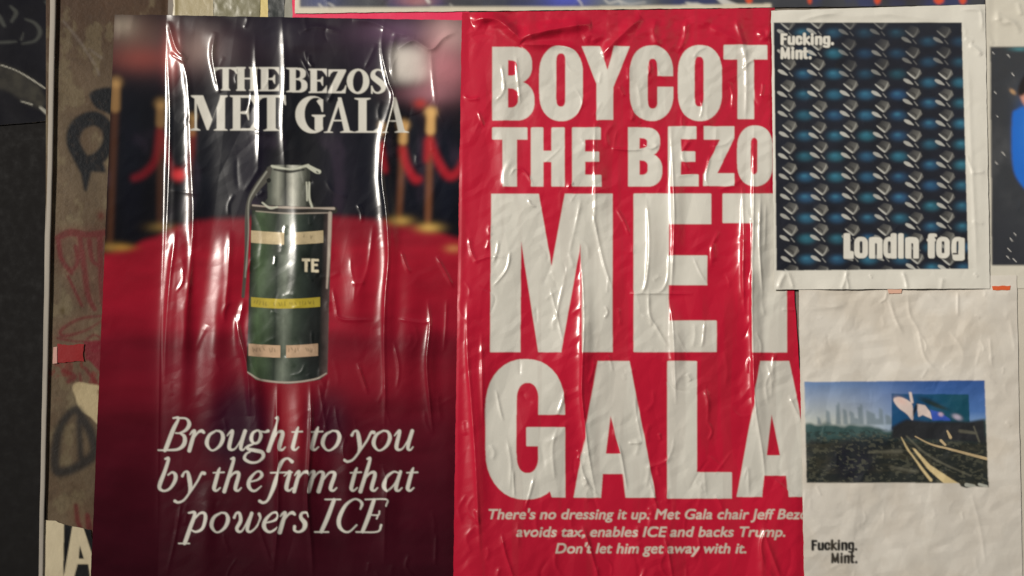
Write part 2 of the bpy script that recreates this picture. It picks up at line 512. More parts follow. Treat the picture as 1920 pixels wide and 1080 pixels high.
for p in ([(108, 446, 10), (132, 436, 14), (165, 440, 12), (200, 436, 12)], [(110, 452, 9), (116, 486, 9), (134, 512, 8)],
          [(150, 442, 10), (158, 500, 11), (166, 556, 10), (178, 580, 8)], [(168, 452, 9), (174, 488, 8), (198, 504, 6)],
          [(188, 440, 12), (190, 520, 10), (193, 572, 8)], [(128, 518, 5), (141, 546, 6), (154, 574, 5)], [(142, 462, 7), (146, 490, 8), (136, 508, 6)],
          [(192, 592, 4), (150, 598, 5), (116, 618, 6), (120, 630, 6), (160, 620, 4), (194, 600, 3)], [(164, 636, 5), (178, 628, 4), (192, 638, 4), (182, 648, 4)],
          [(118, 694, 5), (140, 706, 9), (128, 716, 7)], [(160, 690, 6), (176, 712, 8), (184, 730, 6)], [(150, 700, 4), (152, 716, 5)],
          [(143, 948, 8), (146, 976, 9), (152, 990, 7)], [(164, 966, 9), (168, 990, 12)], [(108, 634, 5), (140, 640, 4), (160, 640, 4)]):
    J.stroke(M, p, soft=2.5)
J.put(J.blur(M, 1.2), ink(98, 34, 38), 0.78)
J.put(J.blur(M, 9), ink(104, 40, 42), 0.6)
J.put(sm(0.50, 0.62, fbm(J.X, J.Y, 22, 26, 29, 4)) * sm(620, 660, J.Y) * sm(760, 700, J.Y), ink(112, 36, 36), 0.6)
J.put(sm(0.62, 0.70, fbm(J.X, J.Y, 6, 8, 28, 4)), ink(60, 50, 42), 0.22)
M = J.mask()
J.poly(M, [(158, 640), (204, 636), (203, 700), (186, 696), (168, 676), (160, 676)])
J.put(J.blur(M, 1.5), ink(112, 26, 42), 0.85)
M = J.mask()
J.poly(M, spline([(136, 726), (146, 717), (168, 720), (190, 730), (188, 794), (170, 782), (150, 768), (142, 744)], 5, True))
J.put(J.blur(M, 1.0), ink(176, 160, 126))
M = J.mask()
J.stroke(M, [(140, 768, 14), (114, 800, 16), (104, 850, 18), (108, 884, 18), (140, 878, 18), (176, 852, 20), (172, 816, 18), (152, 778, 16)], closed=True, soft=4)
J.stroke(M, [(148, 786, 10), (150, 820, 11), (152, 858, 12)], soft=4)
J.put(J.blur(M, 2.6), ink(38, 37, 38), 0.9)
for x, y, r, c in ((145, 390, 5, (70, 50, 36)), (190, 405, 7, (92, 44, 36)), (118, 583, 5, (80, 66, 36)), (186, 735, 4, (90, 60, 40))):
    J.blob(x, y, r, r * 1.3, ink(*c), 0.8)
m_jamb = printed('jamb_paint', (0.45, 0.6), 0.18, bump=0.7, grime=0.5, bscale=120)
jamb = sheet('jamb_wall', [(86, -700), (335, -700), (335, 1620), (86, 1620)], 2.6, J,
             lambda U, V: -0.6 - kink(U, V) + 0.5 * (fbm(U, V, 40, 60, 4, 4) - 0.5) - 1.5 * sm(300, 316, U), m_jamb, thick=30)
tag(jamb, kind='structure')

# ------------------------------------------------------------------ black steel door with its edge strips
m_door = plain('black_door_paint', (0.0105, 0.0098, 0.0098), 0.8, spec=0.1, vary=0.35, bump=0.12, scale=60)
m_trim = plain('worn_grey_metal', (0.30, 0.27, 0.23), 0.65, metal=0.0, spec=0.3, vary=0.35, bump=0.35, scale=45, stretch=(1, 1, 0.2))
def strip(name, pts_l, pts_r, d0, d1, mat, parent=None, n=60, wob=0.8, seed=0):
    """a long upright strip between two plan lines, d0 metres deep in front, d1 at its back, slightly bent"""
    t = np.linspace(0, 1, n)
    (xa, ya), (xb, yb) = pts_l
    (xc, yc), (xd, yd) = pts_r
    yy = ya + (yb - ya) * t
    w = wob * (fbm(yy, yy * 0, 90, 9, seed, 3) - 0.5) * 2
    l, r = xa + (xb - xa) * t + w, xc + (xd - xc) * t + w * 0.6
    cols = []
    for x, dd in ((l, d1), (l, d0 + 0.004), (l + (r - l) * 0.3, d0 + 0.0015), (r - (r - l) * 0.3, d0), (r, d0 + 0.001), (r, d1)):
        cols.append(np.stack(W(x, yy, dd), -1))
    V = np.stack(cols, 1)
    idx = np.arange(n * 6).reshape(n, 6)
    f = np.stack([idx[:-1, :-1], idx[1:, :-1], idx[1:, 1:], idx[:-1, 1:]], -1).reshape(-1, 4)
    return mesh_obj(name, V.reshape(-1, 3), f, mat, parent)
door = bpy.data.objects.new('metal_door', None)
scene.collection.objects.link(door)
door.location = (float(W(-300, 540, 0.02)[0]), 0.02, 0)
tag(door, 'plain black painted metal door at the left edge, beside the tagged jamb', 'door', kind='thing')
def rel(o):
    o.parent = door
    o.matrix_parent_inverse = door.matrix_world.inverted()
    return o
bpy.context.view_layer.update()
DX0, DX1 = float(W(-820, 540, 0.022)[0]), float(W(84, 540, 0.022)[0])
a0, a1 = W(-900, 1600, 0.022), W(-900, -620, 0.022)
zb, zt = 0.02, 2.45
# the door's front follows the slightly splayed line of its frame
lx = lambda z: float(np.interp(z, [float(W(0, y, 0.022)[2]) for y in (1080, 0)], [float(W(x, y, 0.022)[0]) for x, y in ((80, 1080), (104, 0))]))
v = [(DX0, 0.022, zb), (lx(zb) + 0.004, 0.022, zb), (lx(zt) + 0.004, 0.022, zt), (DX0, 0.022, zt),
     (DX0, 0.10, zb), (lx(zb) + 0.004, 0.10, zb), (lx(zt) + 0.004, 0.10, zt), (DX0, 0.10, zt)]
f = [(0, 1, 2, 3), (5, 4, 7, 6), (4, 0, 3, 7), (1, 5, 6, 2), (3, 2, 6, 7), (4, 5, 1, 0)]
rel(mesh_obj('panel', v, f, m_door, smooth=False))
rel(strip('edge_strip', ((104.5, -620), (63, 1600)), ((120, -620), (70, 1600)), -0.044, 0.030, m_trim, n=160, wob=1.2, seed=4))

# black glossy sheet on the door with faded silver scrawl
S = Ink(-330, -320, 110, 260, 1.0, ink(13, 13, 20))
S.rgb *= (0.7 + 0.6 * fbm(S.X, S.Y, 40, 40, 12, 4))[..., None]
M = S.mask()
for p in ([(48, 36, 3), (66, 44, 6), (75, 60, 8), (66, 76, 5), (42, 82, 3)], [(-10, 80, 4), (14, 79, 5), (30, 78, 3)], [(20, 12, 4), (30, 24, 8), (22, 40, 5)],
          [(-20, 20, 8), (-4, 30, 10), (8, 48, 6)], [(86, 4, 5), (94, 12, 7)], [(44, 62, 2), (40, 74, 4)]):
    S.stroke(M, p, soft=4)
S.put(M, ink(74, 76, 72), 0.55)
M = S.mask()
S.poly(M, [(-60, 96), (0, 120), (34, 132), (70, 156), (86, 186), (80, 206), (54, 196), (20, 172), (-60, 150)])
S.put(S.blur(M, 3) * (0.4 + fbm(S.X, S.Y, 14, 14, 22, 4)), ink(58, 56, 50), 0.75)
M = S.mask()
S.stroke(M, [(2, 122, 2.5), (30, 132, 2), (58, 148, 3), (85, 166, 2.5)], soft=1)
S.stroke(M, [(76, 202, 5), (88, 212, 7)], soft=2)
S.stroke(M, [(40, 190, 2), (60, 196, 3)], soft=2)
S.put(M, ink(150, 148, 138), 0.8)
m_black = printed('black_gloss_paper', (0.6, 0.75), 0.06, bump=0.15, grime=0.1)
o = sheet('black_sheet', [(-320, -300), (104, -300), (98, 226), (-320, 262)], 3, S,
          lambda U, V: -18 + 0.8 * (fbm(U, V, 60, 80, 8, 3) - 0.5) + 4.5 * sm(92, 101, U), m_black, ragged=0.8, seed=3, edge_col=(0.5, 0.47, 0.4), thick=1.2)
tag(o, 'glossy black sheet with faded silver scrawl on the upper part of the black door', 'poster')
o = strip('sheet_edge', ((98.5, -300), (92.5, 226)), ((104, -300), (99, 226)), 0.004, 0.02, m_trim, n=80, wob=0.6, seed=9)
tag(o, 'thin pale metal strip beside the black sheet, ending above the black graffiti ring', 'metal strip')

# a small lettered scrap low on the jamb
T = Ink(60, 960, 200, 1200, 0.5, ink(16, 17, 20))
M = T.mask()
T.poly(M, [(81, 950), (121, 950), (119, 1085), (112, 1200), (70, 1200), (76, 1080)])
T.poly(M, [(138, 975), (152, 975), (180, 1060), (184, 1090), (170, 1086), (166, 1058), (146, 1058), (140, 1080), (134, 1110), (112, 1110), (122, 1072)])
T.poly(M, [(150, 1022), (158, 1048), (148, 1048)], 0)
T.put(T.blur(M, 0.6), ink(205, 192, 162))
m_plain_paper = printed('plain_print', (0.35, 0.5), 0.45, bump=0.2, grime=0.2)
o = sheet('torn_poster', [(81, 974), (172, 994), (178, 1190), (70, 1190)], 2, T,
          lambda U, V: 0.7 - kink(U, V) + 0.8 * (fbm(U, V, 20, 30, 30, 3) - 0.3), m_plain_paper, ragged=3.0, seed=5, rag_len=26)
tag(o, 'torn black poster end with bold white letters low on the tagged jamb', 'poster')
o = sheet('red_sticker', [(107, 645), (158, 646), (157, 677), (107, 679)], 2, ink(140, 32, 34), lambda U, V: 0.9 - kink(U, V) + 0.3 * fbm(U, V, 12, 12, 3, 2),
          m_plain_paper, ragged=3.0, seed=8, edge_col=(0.5, 0.2, 0.16))
tag(o, 'small plain red sticker on the tagged jamb beside the black door', 'sticker')
o = sheet('pale_tape', [(100, 651), (107, 650), (107, 681), (99, 682)], 1.5, ink(205, 160, 148), lambda U, V: 1.6 - kink(U, V), m_plain_paper, ragged=0.8, seed=2)
tag(o, 'tiny pale pink tape end beside the small red sticker', 'tape')

# ------------------------------------------------------------------ poster: red carpet picture with the canister
A = Ink(150, 0, 880, 1150, 0.5, ink(12, 11, 17))
X, Y = A.X, A.Y
nA = fbm(X, Y, 120, 90, 5, 5)
A.rgb = A.rgb * (0.55 + 0.9 * nA)[..., None]
# blurred lights and haze over the crowd, partly glare on the paper painted in
for b in ((600, 70, 150, 60, (46, 35, 46), 0.6), (350, 90, 110, 50, (86, 66, 72), 0.7), (250, 70, 60, 45, (112, 86, 76), 0.75), (268, 110, 60, 24, (150, 70, 62), 0.55),
          (372, 92, 34, 34, (150, 128, 120), 0.6), (750, 60, 80, 26, (112, 84, 108), 0.7), (840, 66, 40, 40, (196, 160, 158), 0.8), (840, 130, 40, 40, (190, 120, 130), 0.7),
          (322, 105, 14, 40, (200, 92, 84), 0.6), (700, 110, 40, 40, (60, 46, 62), 0.5), (800, 175, 50, 18, (168, 112, 124), 0.6), (520, 60, 60, 36, (36, 32, 44), 0.6),
          (230, 48, 24, 20, (170, 158, 142), 0.6)):  # pale corner: reflection off a fold, put into the print
    A.blob(b[0], b[1], b[2], b[3], ink(*b[4]), b[5])
M = A.mask()
A.poly(M, [(734, 92), (768, 88), (800, 96), (806, 148), (770, 154), (738, 150)])
A.put(A.blur(M, 8), ink(206, 198, 190), 0.9)
A.blob(815, 130, 34, 60, ink(190, 130, 136), 0.45)
A.blob(788, 194, 12, 9, ink(190, 60, 52), 0.8)
# dark figures behind the ropes
for cx, w, c in ((245, 26, (12, 13, 24)), (405, 40, (13, 14, 24)), (470, 40, (24, 20, 34)), (640, 40, (22, 19, 32)), (700, 30, (16, 16, 28)), (775, 24, (12, 14, 26)), (835, 22, (13, 16, 30)), (350, 18, (30, 32, 34))):
    A.blob(cx, 330, w, 130, ink(*c), 0.75, 1.6)
A.put(sm(0.52, 0.7, fbm(X, Y, 40, 80, 15, 4)) * sm(230, 280, Y) * sm(430, 380, Y) * 0.4, ink(58, 46, 62))
# the carpet
edge = np.interp(X[0], [150, 205, 290, 330, 400, 600, 720, 800, 870], [482, 476, 446, 424, 408, 405, 412, 428, 452])[None, :] + 6 * (vn(X, Y, 30, 50, 8) - 0.5)
c = np.zeros_like(A.rgb)
for k in range(3):
    c[..., k] = np.interp(Y, [400, 470, 560, 615, 640, 720, 800, 900, 1000, 1150], [ink(*q)[k] for q in
                ((110, 20, 34), (142, 20, 38), (146, 20, 40), (132, 19, 38), (104, 16, 32), (108, 17, 33), (80, 14, 28), (66, 12, 25), (56, 11, 23), (44, 10, 20))])
c *= (0.72 + 0.55 * fbm(X, Y, 90, 26, 24, 5))[..., None]
mk = sm(-7, 8, Y - edge)
A.rgb = A.rgb * (1 - mk[..., None]) + c * mk[..., None]
A.blob(690, 700, 120, 34, ink(130, 22, 38), 0.7)
A.blob(550, 780, 50, 80, ink(150, 20, 34), 0.75)  # red glow: sheen of a glossy fold painted into the carpet print
A.blob(360, 690, 70, 24, ink(110, 24, 40), 0.5)
A.blob(450, 800, 66, 84, ink(34, 14, 32), 0.85, 2.0)
A.blob(610, 790, 46, 60, ink(36, 14, 32), 0.7, 1.5)
# gilt posts and ropes
GOLD, GOLDL, ROPE = ink(142, 88, 56), ink(210, 166, 104), ink(172, 30, 42)
def post(x0, y0, x1, y1, w, a=0.9, base=True):
    M = A.mask()
    A.stroke(M, [(x0, y0, w), (x1, y1, w * 0.8)], soft=7)
    A.put(M, GOLD, 0.55 * a)
    M = A.mask()
    A.stroke(M, [(x0, y0, w * 1.1), (x0 + (x1 - x0) * 0.14, y0 + (y1 - y0) * 0.14, w * 1.25)], soft=4)
    A.put(M, GOLDL, 0.85 * a)
    A.blob(x0, y0 - 6, w * 0.85, w * 0.8, GOLDL, a, 1.6)
    if base:
        A.blob(x1 + 3, y1 + 2, w * 1.6, 8, ink(196, 158, 84), 0.9 * a)
post(218, 160, 206, 462, 14, 0.38)
post(302, 200, 300, 424, 14, 0.28)
post(362, 224, 352, 412, 9, 0.4, False)
post(808, 216, 802, 425, 13, 1.0)
post(757, 240, 748, 412, 12, 0.8)
post(715, 240, 712, 300, 8, 0.35, False)
A.blob(850, 466, 14, 7, ink(190, 130, 80), 0.7)
A.blob(230, 464, 20, 6, ink(176, 130, 60), 0.7)
M = A.mask()
for p in ([(300, 245, 12), (292, 300, 13), (270, 326, 13), (252, 334, 12)], [(305, 250, 9), (316, 300, 10), (336, 328, 13), (356, 300, 10), (362, 250, 9)],
          [(806, 262, 14), (820, 300, 14), (842, 330, 15), (862, 318, 14), (874, 290, 13)], [(802, 265, 12), (800, 300, 10)], [(755, 280, 13), (762, 310, 14), (778, 336, 14), (786, 336, 12)],
          [(714, 270, 8), (722, 320, 9)]):
    A.stroke(M, p, soft=4)
A.put(A.blur(M, 2.5) * np.where(A.X < 500, 0.4, 1.0), ROPE, 0.8)
A.blob(336, 328, 13, 11, ink(214, 60, 64), 0.9, 1.5)

A.rgb = A._blur(A.rgb, 5)      # the picture's backdrop is out of focus

# the canister: body, bands, cap, lever, ring
def shade_cyl(x, x0, x1, cols):
    t = np.clip((x - x0) / (x1 - x0), 0, 1)
    return np.stack([np.interp(t, np.linspace(0, 1, len(cols)), [ink(*q)[k] for q in cols]) for k in range(3)], -1)
BODY = [(34, 38, 33), (76, 94, 68), (66, 80, 62), (44, 52, 45), (110, 118, 106), (62, 72, 62), (44, 52, 47), (24, 29, 28), (18, 21, 21), (76, 62, 60)]
M = A.mask()
A.poly(M, [(472, 392), (622, 394), (614, 700), (600, 712), (540, 720), (480, 712), (462, 696)])
M = A.blur(M, 0.8)[..., None]
slant = (Y - 400) * 0.03
bc = shade_cyl(X + slant, 472, 622, BODY) * (0.35 + 1.2 * fbm(X, Y, 26, 34, 33, 5))[..., None]
A.rgb = A.rgb * (1 - M) + bc * M
def band(y0, y1, colr, x0=472, x1=608, gap=None, curve=6):
    t = np.clip((X - x0) / (x1 - x0), 0, 1)
    yc = Y - curve * np.sin(np.pi * t) * 0.6
    m = sm(-1, 1, yc - y0) * sm(1, -1, yc - y1) * sm(-1.5, 1, X - x0) * sm(1.5, -1, X - x1)
    if gap:
        m = m * (1 - sm(-1.2, 0.5, X - gap[0]) * sm(1.2, -0.5, X - gap[1]))
    sh = (1.1 - 0.55 * np.abs(t - 0.42) * 1.3) * (0.8 + 0.35 * fbm(X, Y, 14, 9, 41, 4))
    A.rgb = A.rgb * (1 - m[..., None]) + (ink(*colr) * sh[..., None]) * m[..., None]
band(432, 455, (196, 178, 142), 471, 606, (533, 545))
band(557, 575, (178, 160, 56), 471, 600)
band(644, 667, (190, 160, 132), 466, 596, (526, 536))
M = A.mask()
_r = np.random.RandomState(9)
_t = [(x, 560 + 4 * math.sin((x - 471) / 137 * 3.1) + 3) for x in range(478, 592, 5)] + [(x, 653) for x in list(range(474, 520, 4)) + list(range(542, 590, 4))] + [(x, 441) for x in range(570, 592, 4)]
for p in [[(x + _r.uniform(-1, 1), y + _r.uniform(-2, 1), 1.2), (x + _r.uniform(-2, 3), y + _r.uniform(3, 8), 1.6)] for x, y in _t if _r.rand() < 0.75]:
    A.stroke(M, p)
A.put(A.blur(M, 0.5), ink(60, 50, 38), 0.6)
M = A.mask()
A.poly(M, [(567, 485), (582, 485), (582, 490), (577, 490), (577, 510), (572, 510), (572, 490), (567, 490)])
A.poly(M, [(584, 485), (598, 486), (598, 490), (589, 490), (589, 495), (596, 495), (596, 499), (589, 499), (589, 506), (598, 506), (598, 511), (584, 510)])
A.put(A.blur(M, 0.5), ink(206, 196, 170))
# rims
M = A.mask()
A.stroke(M, [(474, 389, 11), (545, 394, 11), (627, 394, 12)])
A.put(A.blur(M, 0.7), ink(44, 41, 38))
M = A.mask()
A.stroke(M, [(474, 385, 3), (510, 388, 2.5), (545, 389, 5), (590, 390, 2.5), (626, 391, 5)])
A.stroke(M, [(480, 396, 1.5), (540, 400, 2), (620, 399, 1.5)])
A.stroke(M, [(464, 698, 2.5), (490, 712, 3.5), (540, 717, 3), (590, 711, 3), (612, 700, 2)])
A.stroke(M, [(619, 400, 7), (617, 470, 6), (613, 540, 3)], soft=2)
A.put(A.blur(M, 0.6), ink(176, 164, 152), 0.85)
# cap
M = A.mask()
A.poly(M, [(500, 314), (512, 309), (576, 310), (582, 318), (580, 374), (596, 388), (490, 384), (502, 372)])
M = A.blur(M, 0.8)[..., None]
cc = shade_cyl(X, 494, 590, [(26, 27, 25), (78, 82, 74), (140, 142, 130), (46, 48, 44), (196, 196, 184), (120, 122, 112), (52, 54, 48), (28, 29, 28)]) * (0.7 + 0.5 * fbm(X, Y, 14, 18, 50, 4))[..., None]
A.rgb = A.rgb * (1 - M) + cc * M
M = A.mask()
A.stroke(M, [(510, 312, 5), (545, 317, 3), (578, 310, 5)])
A.stroke(M, [(578, 312, 7), (592, 320, 9), (598, 322, 8)])
A.stroke(M, [(575, 342, 3), (576, 376, 3)])
A.stroke(M, [(580, 342, 3), (580, 370, 4), (585, 388, 4)])
A.stroke(M, [(492, 380, 3), (506, 390, 4), (520, 388, 3)])
A.put(A.blur(M, 0.5), ink(186, 188, 172), 0.9)
M = A.mask()
A.stroke(M, [(514, 318, 3), (542, 322, 5), (570, 318, 3)])
A.ell(M, 503, 338, 5, 5)
A.stroke(M, [(594, 322, 3), (597, 324, 2)])
A.put(A.blur(M, 0.6), ink(22, 22, 20), 0.9)
M = A.mask()
A.stroke(M, [(506, 316, 8), (498, 332, 15), (482, 352, 13), (468, 376, 9), (463, 410, 8), (462, 480, 7), (456, 556, 6)])
A.put(A.blur(M, 0.8), ink(74, 72, 66))
M = A.mask()
A.stroke(M, [(500, 322, 3), (476, 358, 3), (466, 384, 2), (466, 440, 2), (460, 520, 2)])
A.put(A.blur(M, 0.8), ink(150, 150, 140), 0.8)
M = A.mask()
A.ell(M, 504, 338, 4, 4)
A.put(M, ink(20, 20, 18))

# serif headline
HL = A.mask()
def P(*pts, v=1.0):
    A.poly(HL, pts, v)
def serif_E(x0, xs0, xs1, x1, y0, y1, xm):
    h = y1 - y0
    P((x0, y0), (x1, y0), (x1 + 0.5, y0 + h * 0.34), (x1 - 3.5, y0 + h * 0.2), (x1 - 9, y0 + h * 0.07), (xs1, y0 + h * 0.06), (xs1, y0 + h * 0.46), (xm - 5, y0 + h * 0.44), (xm - 1.5, y0 + h * 0.32), (xm, y0 + h * 0.32),
      (xm, y0 + h * 0.70), (xm - 1.5, y0 + h * 0.70), (xm - 5, y0 + h * 0.53), (xs1, y0 + h * 0.52), (xs1, y0 + h * 0.94), (x1 - 9, y0 + h * 0.93), (x1 - 3.5, y0 + h * 0.80), (x1 + 0.5, y0 + h * 0.66), (x1, y1), (x0, y1),
      (x0, y1 - 2), (xs0, y1 - 4), (xs0, y0 + 4), (x0, y0 + 2))
def serif_T(x0, x1, xs0, xs1, y0, y1, sb):
    h = y1 - y0
    P((x0, y0), (x1, y0), (x1 + 0.8, y0 + h * 0.28), (x1 - 1.5, y0 + h * 0.27), (x1 - 5, y0 + h * 0.14), (x1 - 11, y0 + h * 0.07), (xs1, y0 + h * 0.06), (xs1, y1 - 5), (xs1 + sb * 0.5, y1 - 2.5), (xs1 + sb, y1 - 1.5), (xs1 + sb, y1),
      (xs0 - sb, y1), (xs0 - sb, y1 - 1.5), (xs0 - sb * 0.5, y1 - 2.5), (xs0, y1 - 5), (xs0, y0 + h * 0.06), (x0 + 11, y0 + h * 0.07), (x0 + 5, y0 + h * 0.14), (x0 + 1.5, y0 + h * 0.27), (x0 - 0.8, y0 + h * 0.28))
def stem(x0, x1, y0, y1, sl, sr, top=True, bot=True):
    p = []
    if top:
        p += [(x0 - sl, y0), (x1 + sr, y0), (x1 + sr, y0 + 1.5), (x1 + 0.5, y0 + 4)]
    else:
        p += [(x0, y0), (x1, y0)]
    if bot:
        p += [(x1 + 0.5, y1 - 4), (x1 + sr, y1 - 1.5), (x1 + sr, y1), (x0 - sl, y1), (x0 - sl, y1 - 1.5), (x0 - 0.5, y1 - 4)]
    else:
        p += [(x1, y1), (x0, y1)]
    if top:
        p += [(x0 - 0.5, y0 + 4), (x0 - sl, y0 + 1.5)]
    P(*p)
def serif_A(ax, ay, yb, lt, rt0, rt1, cy, sl, sr):
    """apex, baseline, thin foot x, thick foot x0..x1"""
    P((ax - 4, ay), (ax + 2, ay), (rt1 - 4, yb - 4), (rt1 + sr, yb - 1.5), (rt1 + sr, yb), (rt0 - sr, yb), (rt0 - sr, yb - 1.5), (rt0 + 2, yb - 4), (ax - 4, ay + 13))
    P((ax - 5, ay + 6), (ax - 1, ay + 10), (lt + 2.5, yb - 3), (lt + sl, yb - 1.5), (lt + sl, yb), (lt - sl, yb), (lt - sl, yb - 1.5), (lt - 2, yb - 3))
    t = (cy - ay) / (yb - ay)
    P((ax - 3 + (lt - ax) * t, cy - 1.4), (ax - 3 + (rt0 - ax + 6) * t, cy - 1.4), (ax - 3 + (rt0 - ax + 6) * t, cy + 1.4), (ax - 3 + (lt - ax) * t, cy + 1.4))
serif_T(401, 444, 417.5, 429, 126.5, 170, 3)
stem(446, 458, 126, 170.5, 3, 3)
stem(470, 482, 126, 170.5, 3, 3)
P((458, 146), (470, 146), (470, 149), (458, 149))
serif_E(486, 490, 503.5, 523, 126, 171, 516)
stem(544, 555, 127, 173, 7, 0)
A.rr(HL, 548, 127, 573.5, 149, (15, 11), corners='bc')
A.rr(HL, 548, 147.5, 576.5, 173.5, (17, 13), corners='bc')
A.rr(HL, 555, 130.5, 563.5, 147, (7, 8), 0.0, 'bc')
A.rr(HL, 555, 150, 565.5, 170, (8, 10), 0.0, 'bc')
serif_E(579, 582.5, 594.5, 612.5, 129, 174.5, 606)
P((616, 130), (649, 130.5), (649, 133), (630, 171.5), (640, 171), (645, 167), (648, 160), (649.5, 160), (647.5, 175), (615, 175), (615, 172), (634, 133.5), (625, 134), (620, 138), (617.5, 144), (615.5, 144))
A.ell(HL, 671.3, 152.5, 21, 23.6)
A.ell(HL, 671.3, 152.5, 9.6, 19.8, 0.08, 0.0)
A.stroke(HL, [(719, 141, 2.5), (715, 133, 3), (707, 131, 3.5), (700, 136, 7), (700, 144, 10), (708, 151, 11), (717, 159, 10.5), (718, 168, 7.5), (710, 174, 3.5), (702, 172, 3), (697, 163, 2.5)])
P((718.5, 131), (721, 131), (721.5, 145), (719, 145))
P((696, 161), (698, 161), (699, 176), (696, 176))
# MET
P((359, 179), (381, 179), (398, 224), (411, 188), (413, 179), (427, 179), (427, 181), (422, 183.5), (421.5, 241), (427, 243.5), (427, 245), (401, 245), (401, 243.5), (406.5, 241), (406.5, 202), (391, 244), (388, 244), (369.5, 194),
  (369.5, 240), (376, 243.5), (376, 245), (355, 245), (355, 243.5), (365.5, 240), (365.5, 185), (359, 181))
serif_E(431.5, 437, 451, 477.5, 179, 245, 467)
serif_T(482, 535.5, 501.5, 517, 178.5, 245.5, 7)
# GALA
A.ell(HL, 586, 215, 32, 35)
A.ell(HL, 592, 214, 21, 31, 0.0, 0.0)
P((589, 192), (622, 180), (622, 250), (606, 250), (606, 212), (600, 212), (596, 204), v=0.0)
P((598, 186), (604, 187), (606, 186), (606, 210), (603.5, 210), (601, 200), (594, 190))
P((585, 215.5), (610, 215.5), (610, 217.5), (605.5, 220), (605.5, 243), (596, 247), (590.5, 243), (590.5, 220), (585, 217.5))
serif_A(638, 183, 249, 616, 643, 660, 226, 8.5, 5)
stem(673, 687, 184, 249, 8, 8)
P((680, 246), (700, 245.5), (708, 240), (711, 227), (713.5, 227), (712, 249), (680, 249))
serif_A(741, 182.5, 249, 722, 745, 763, 227, 7, 4)

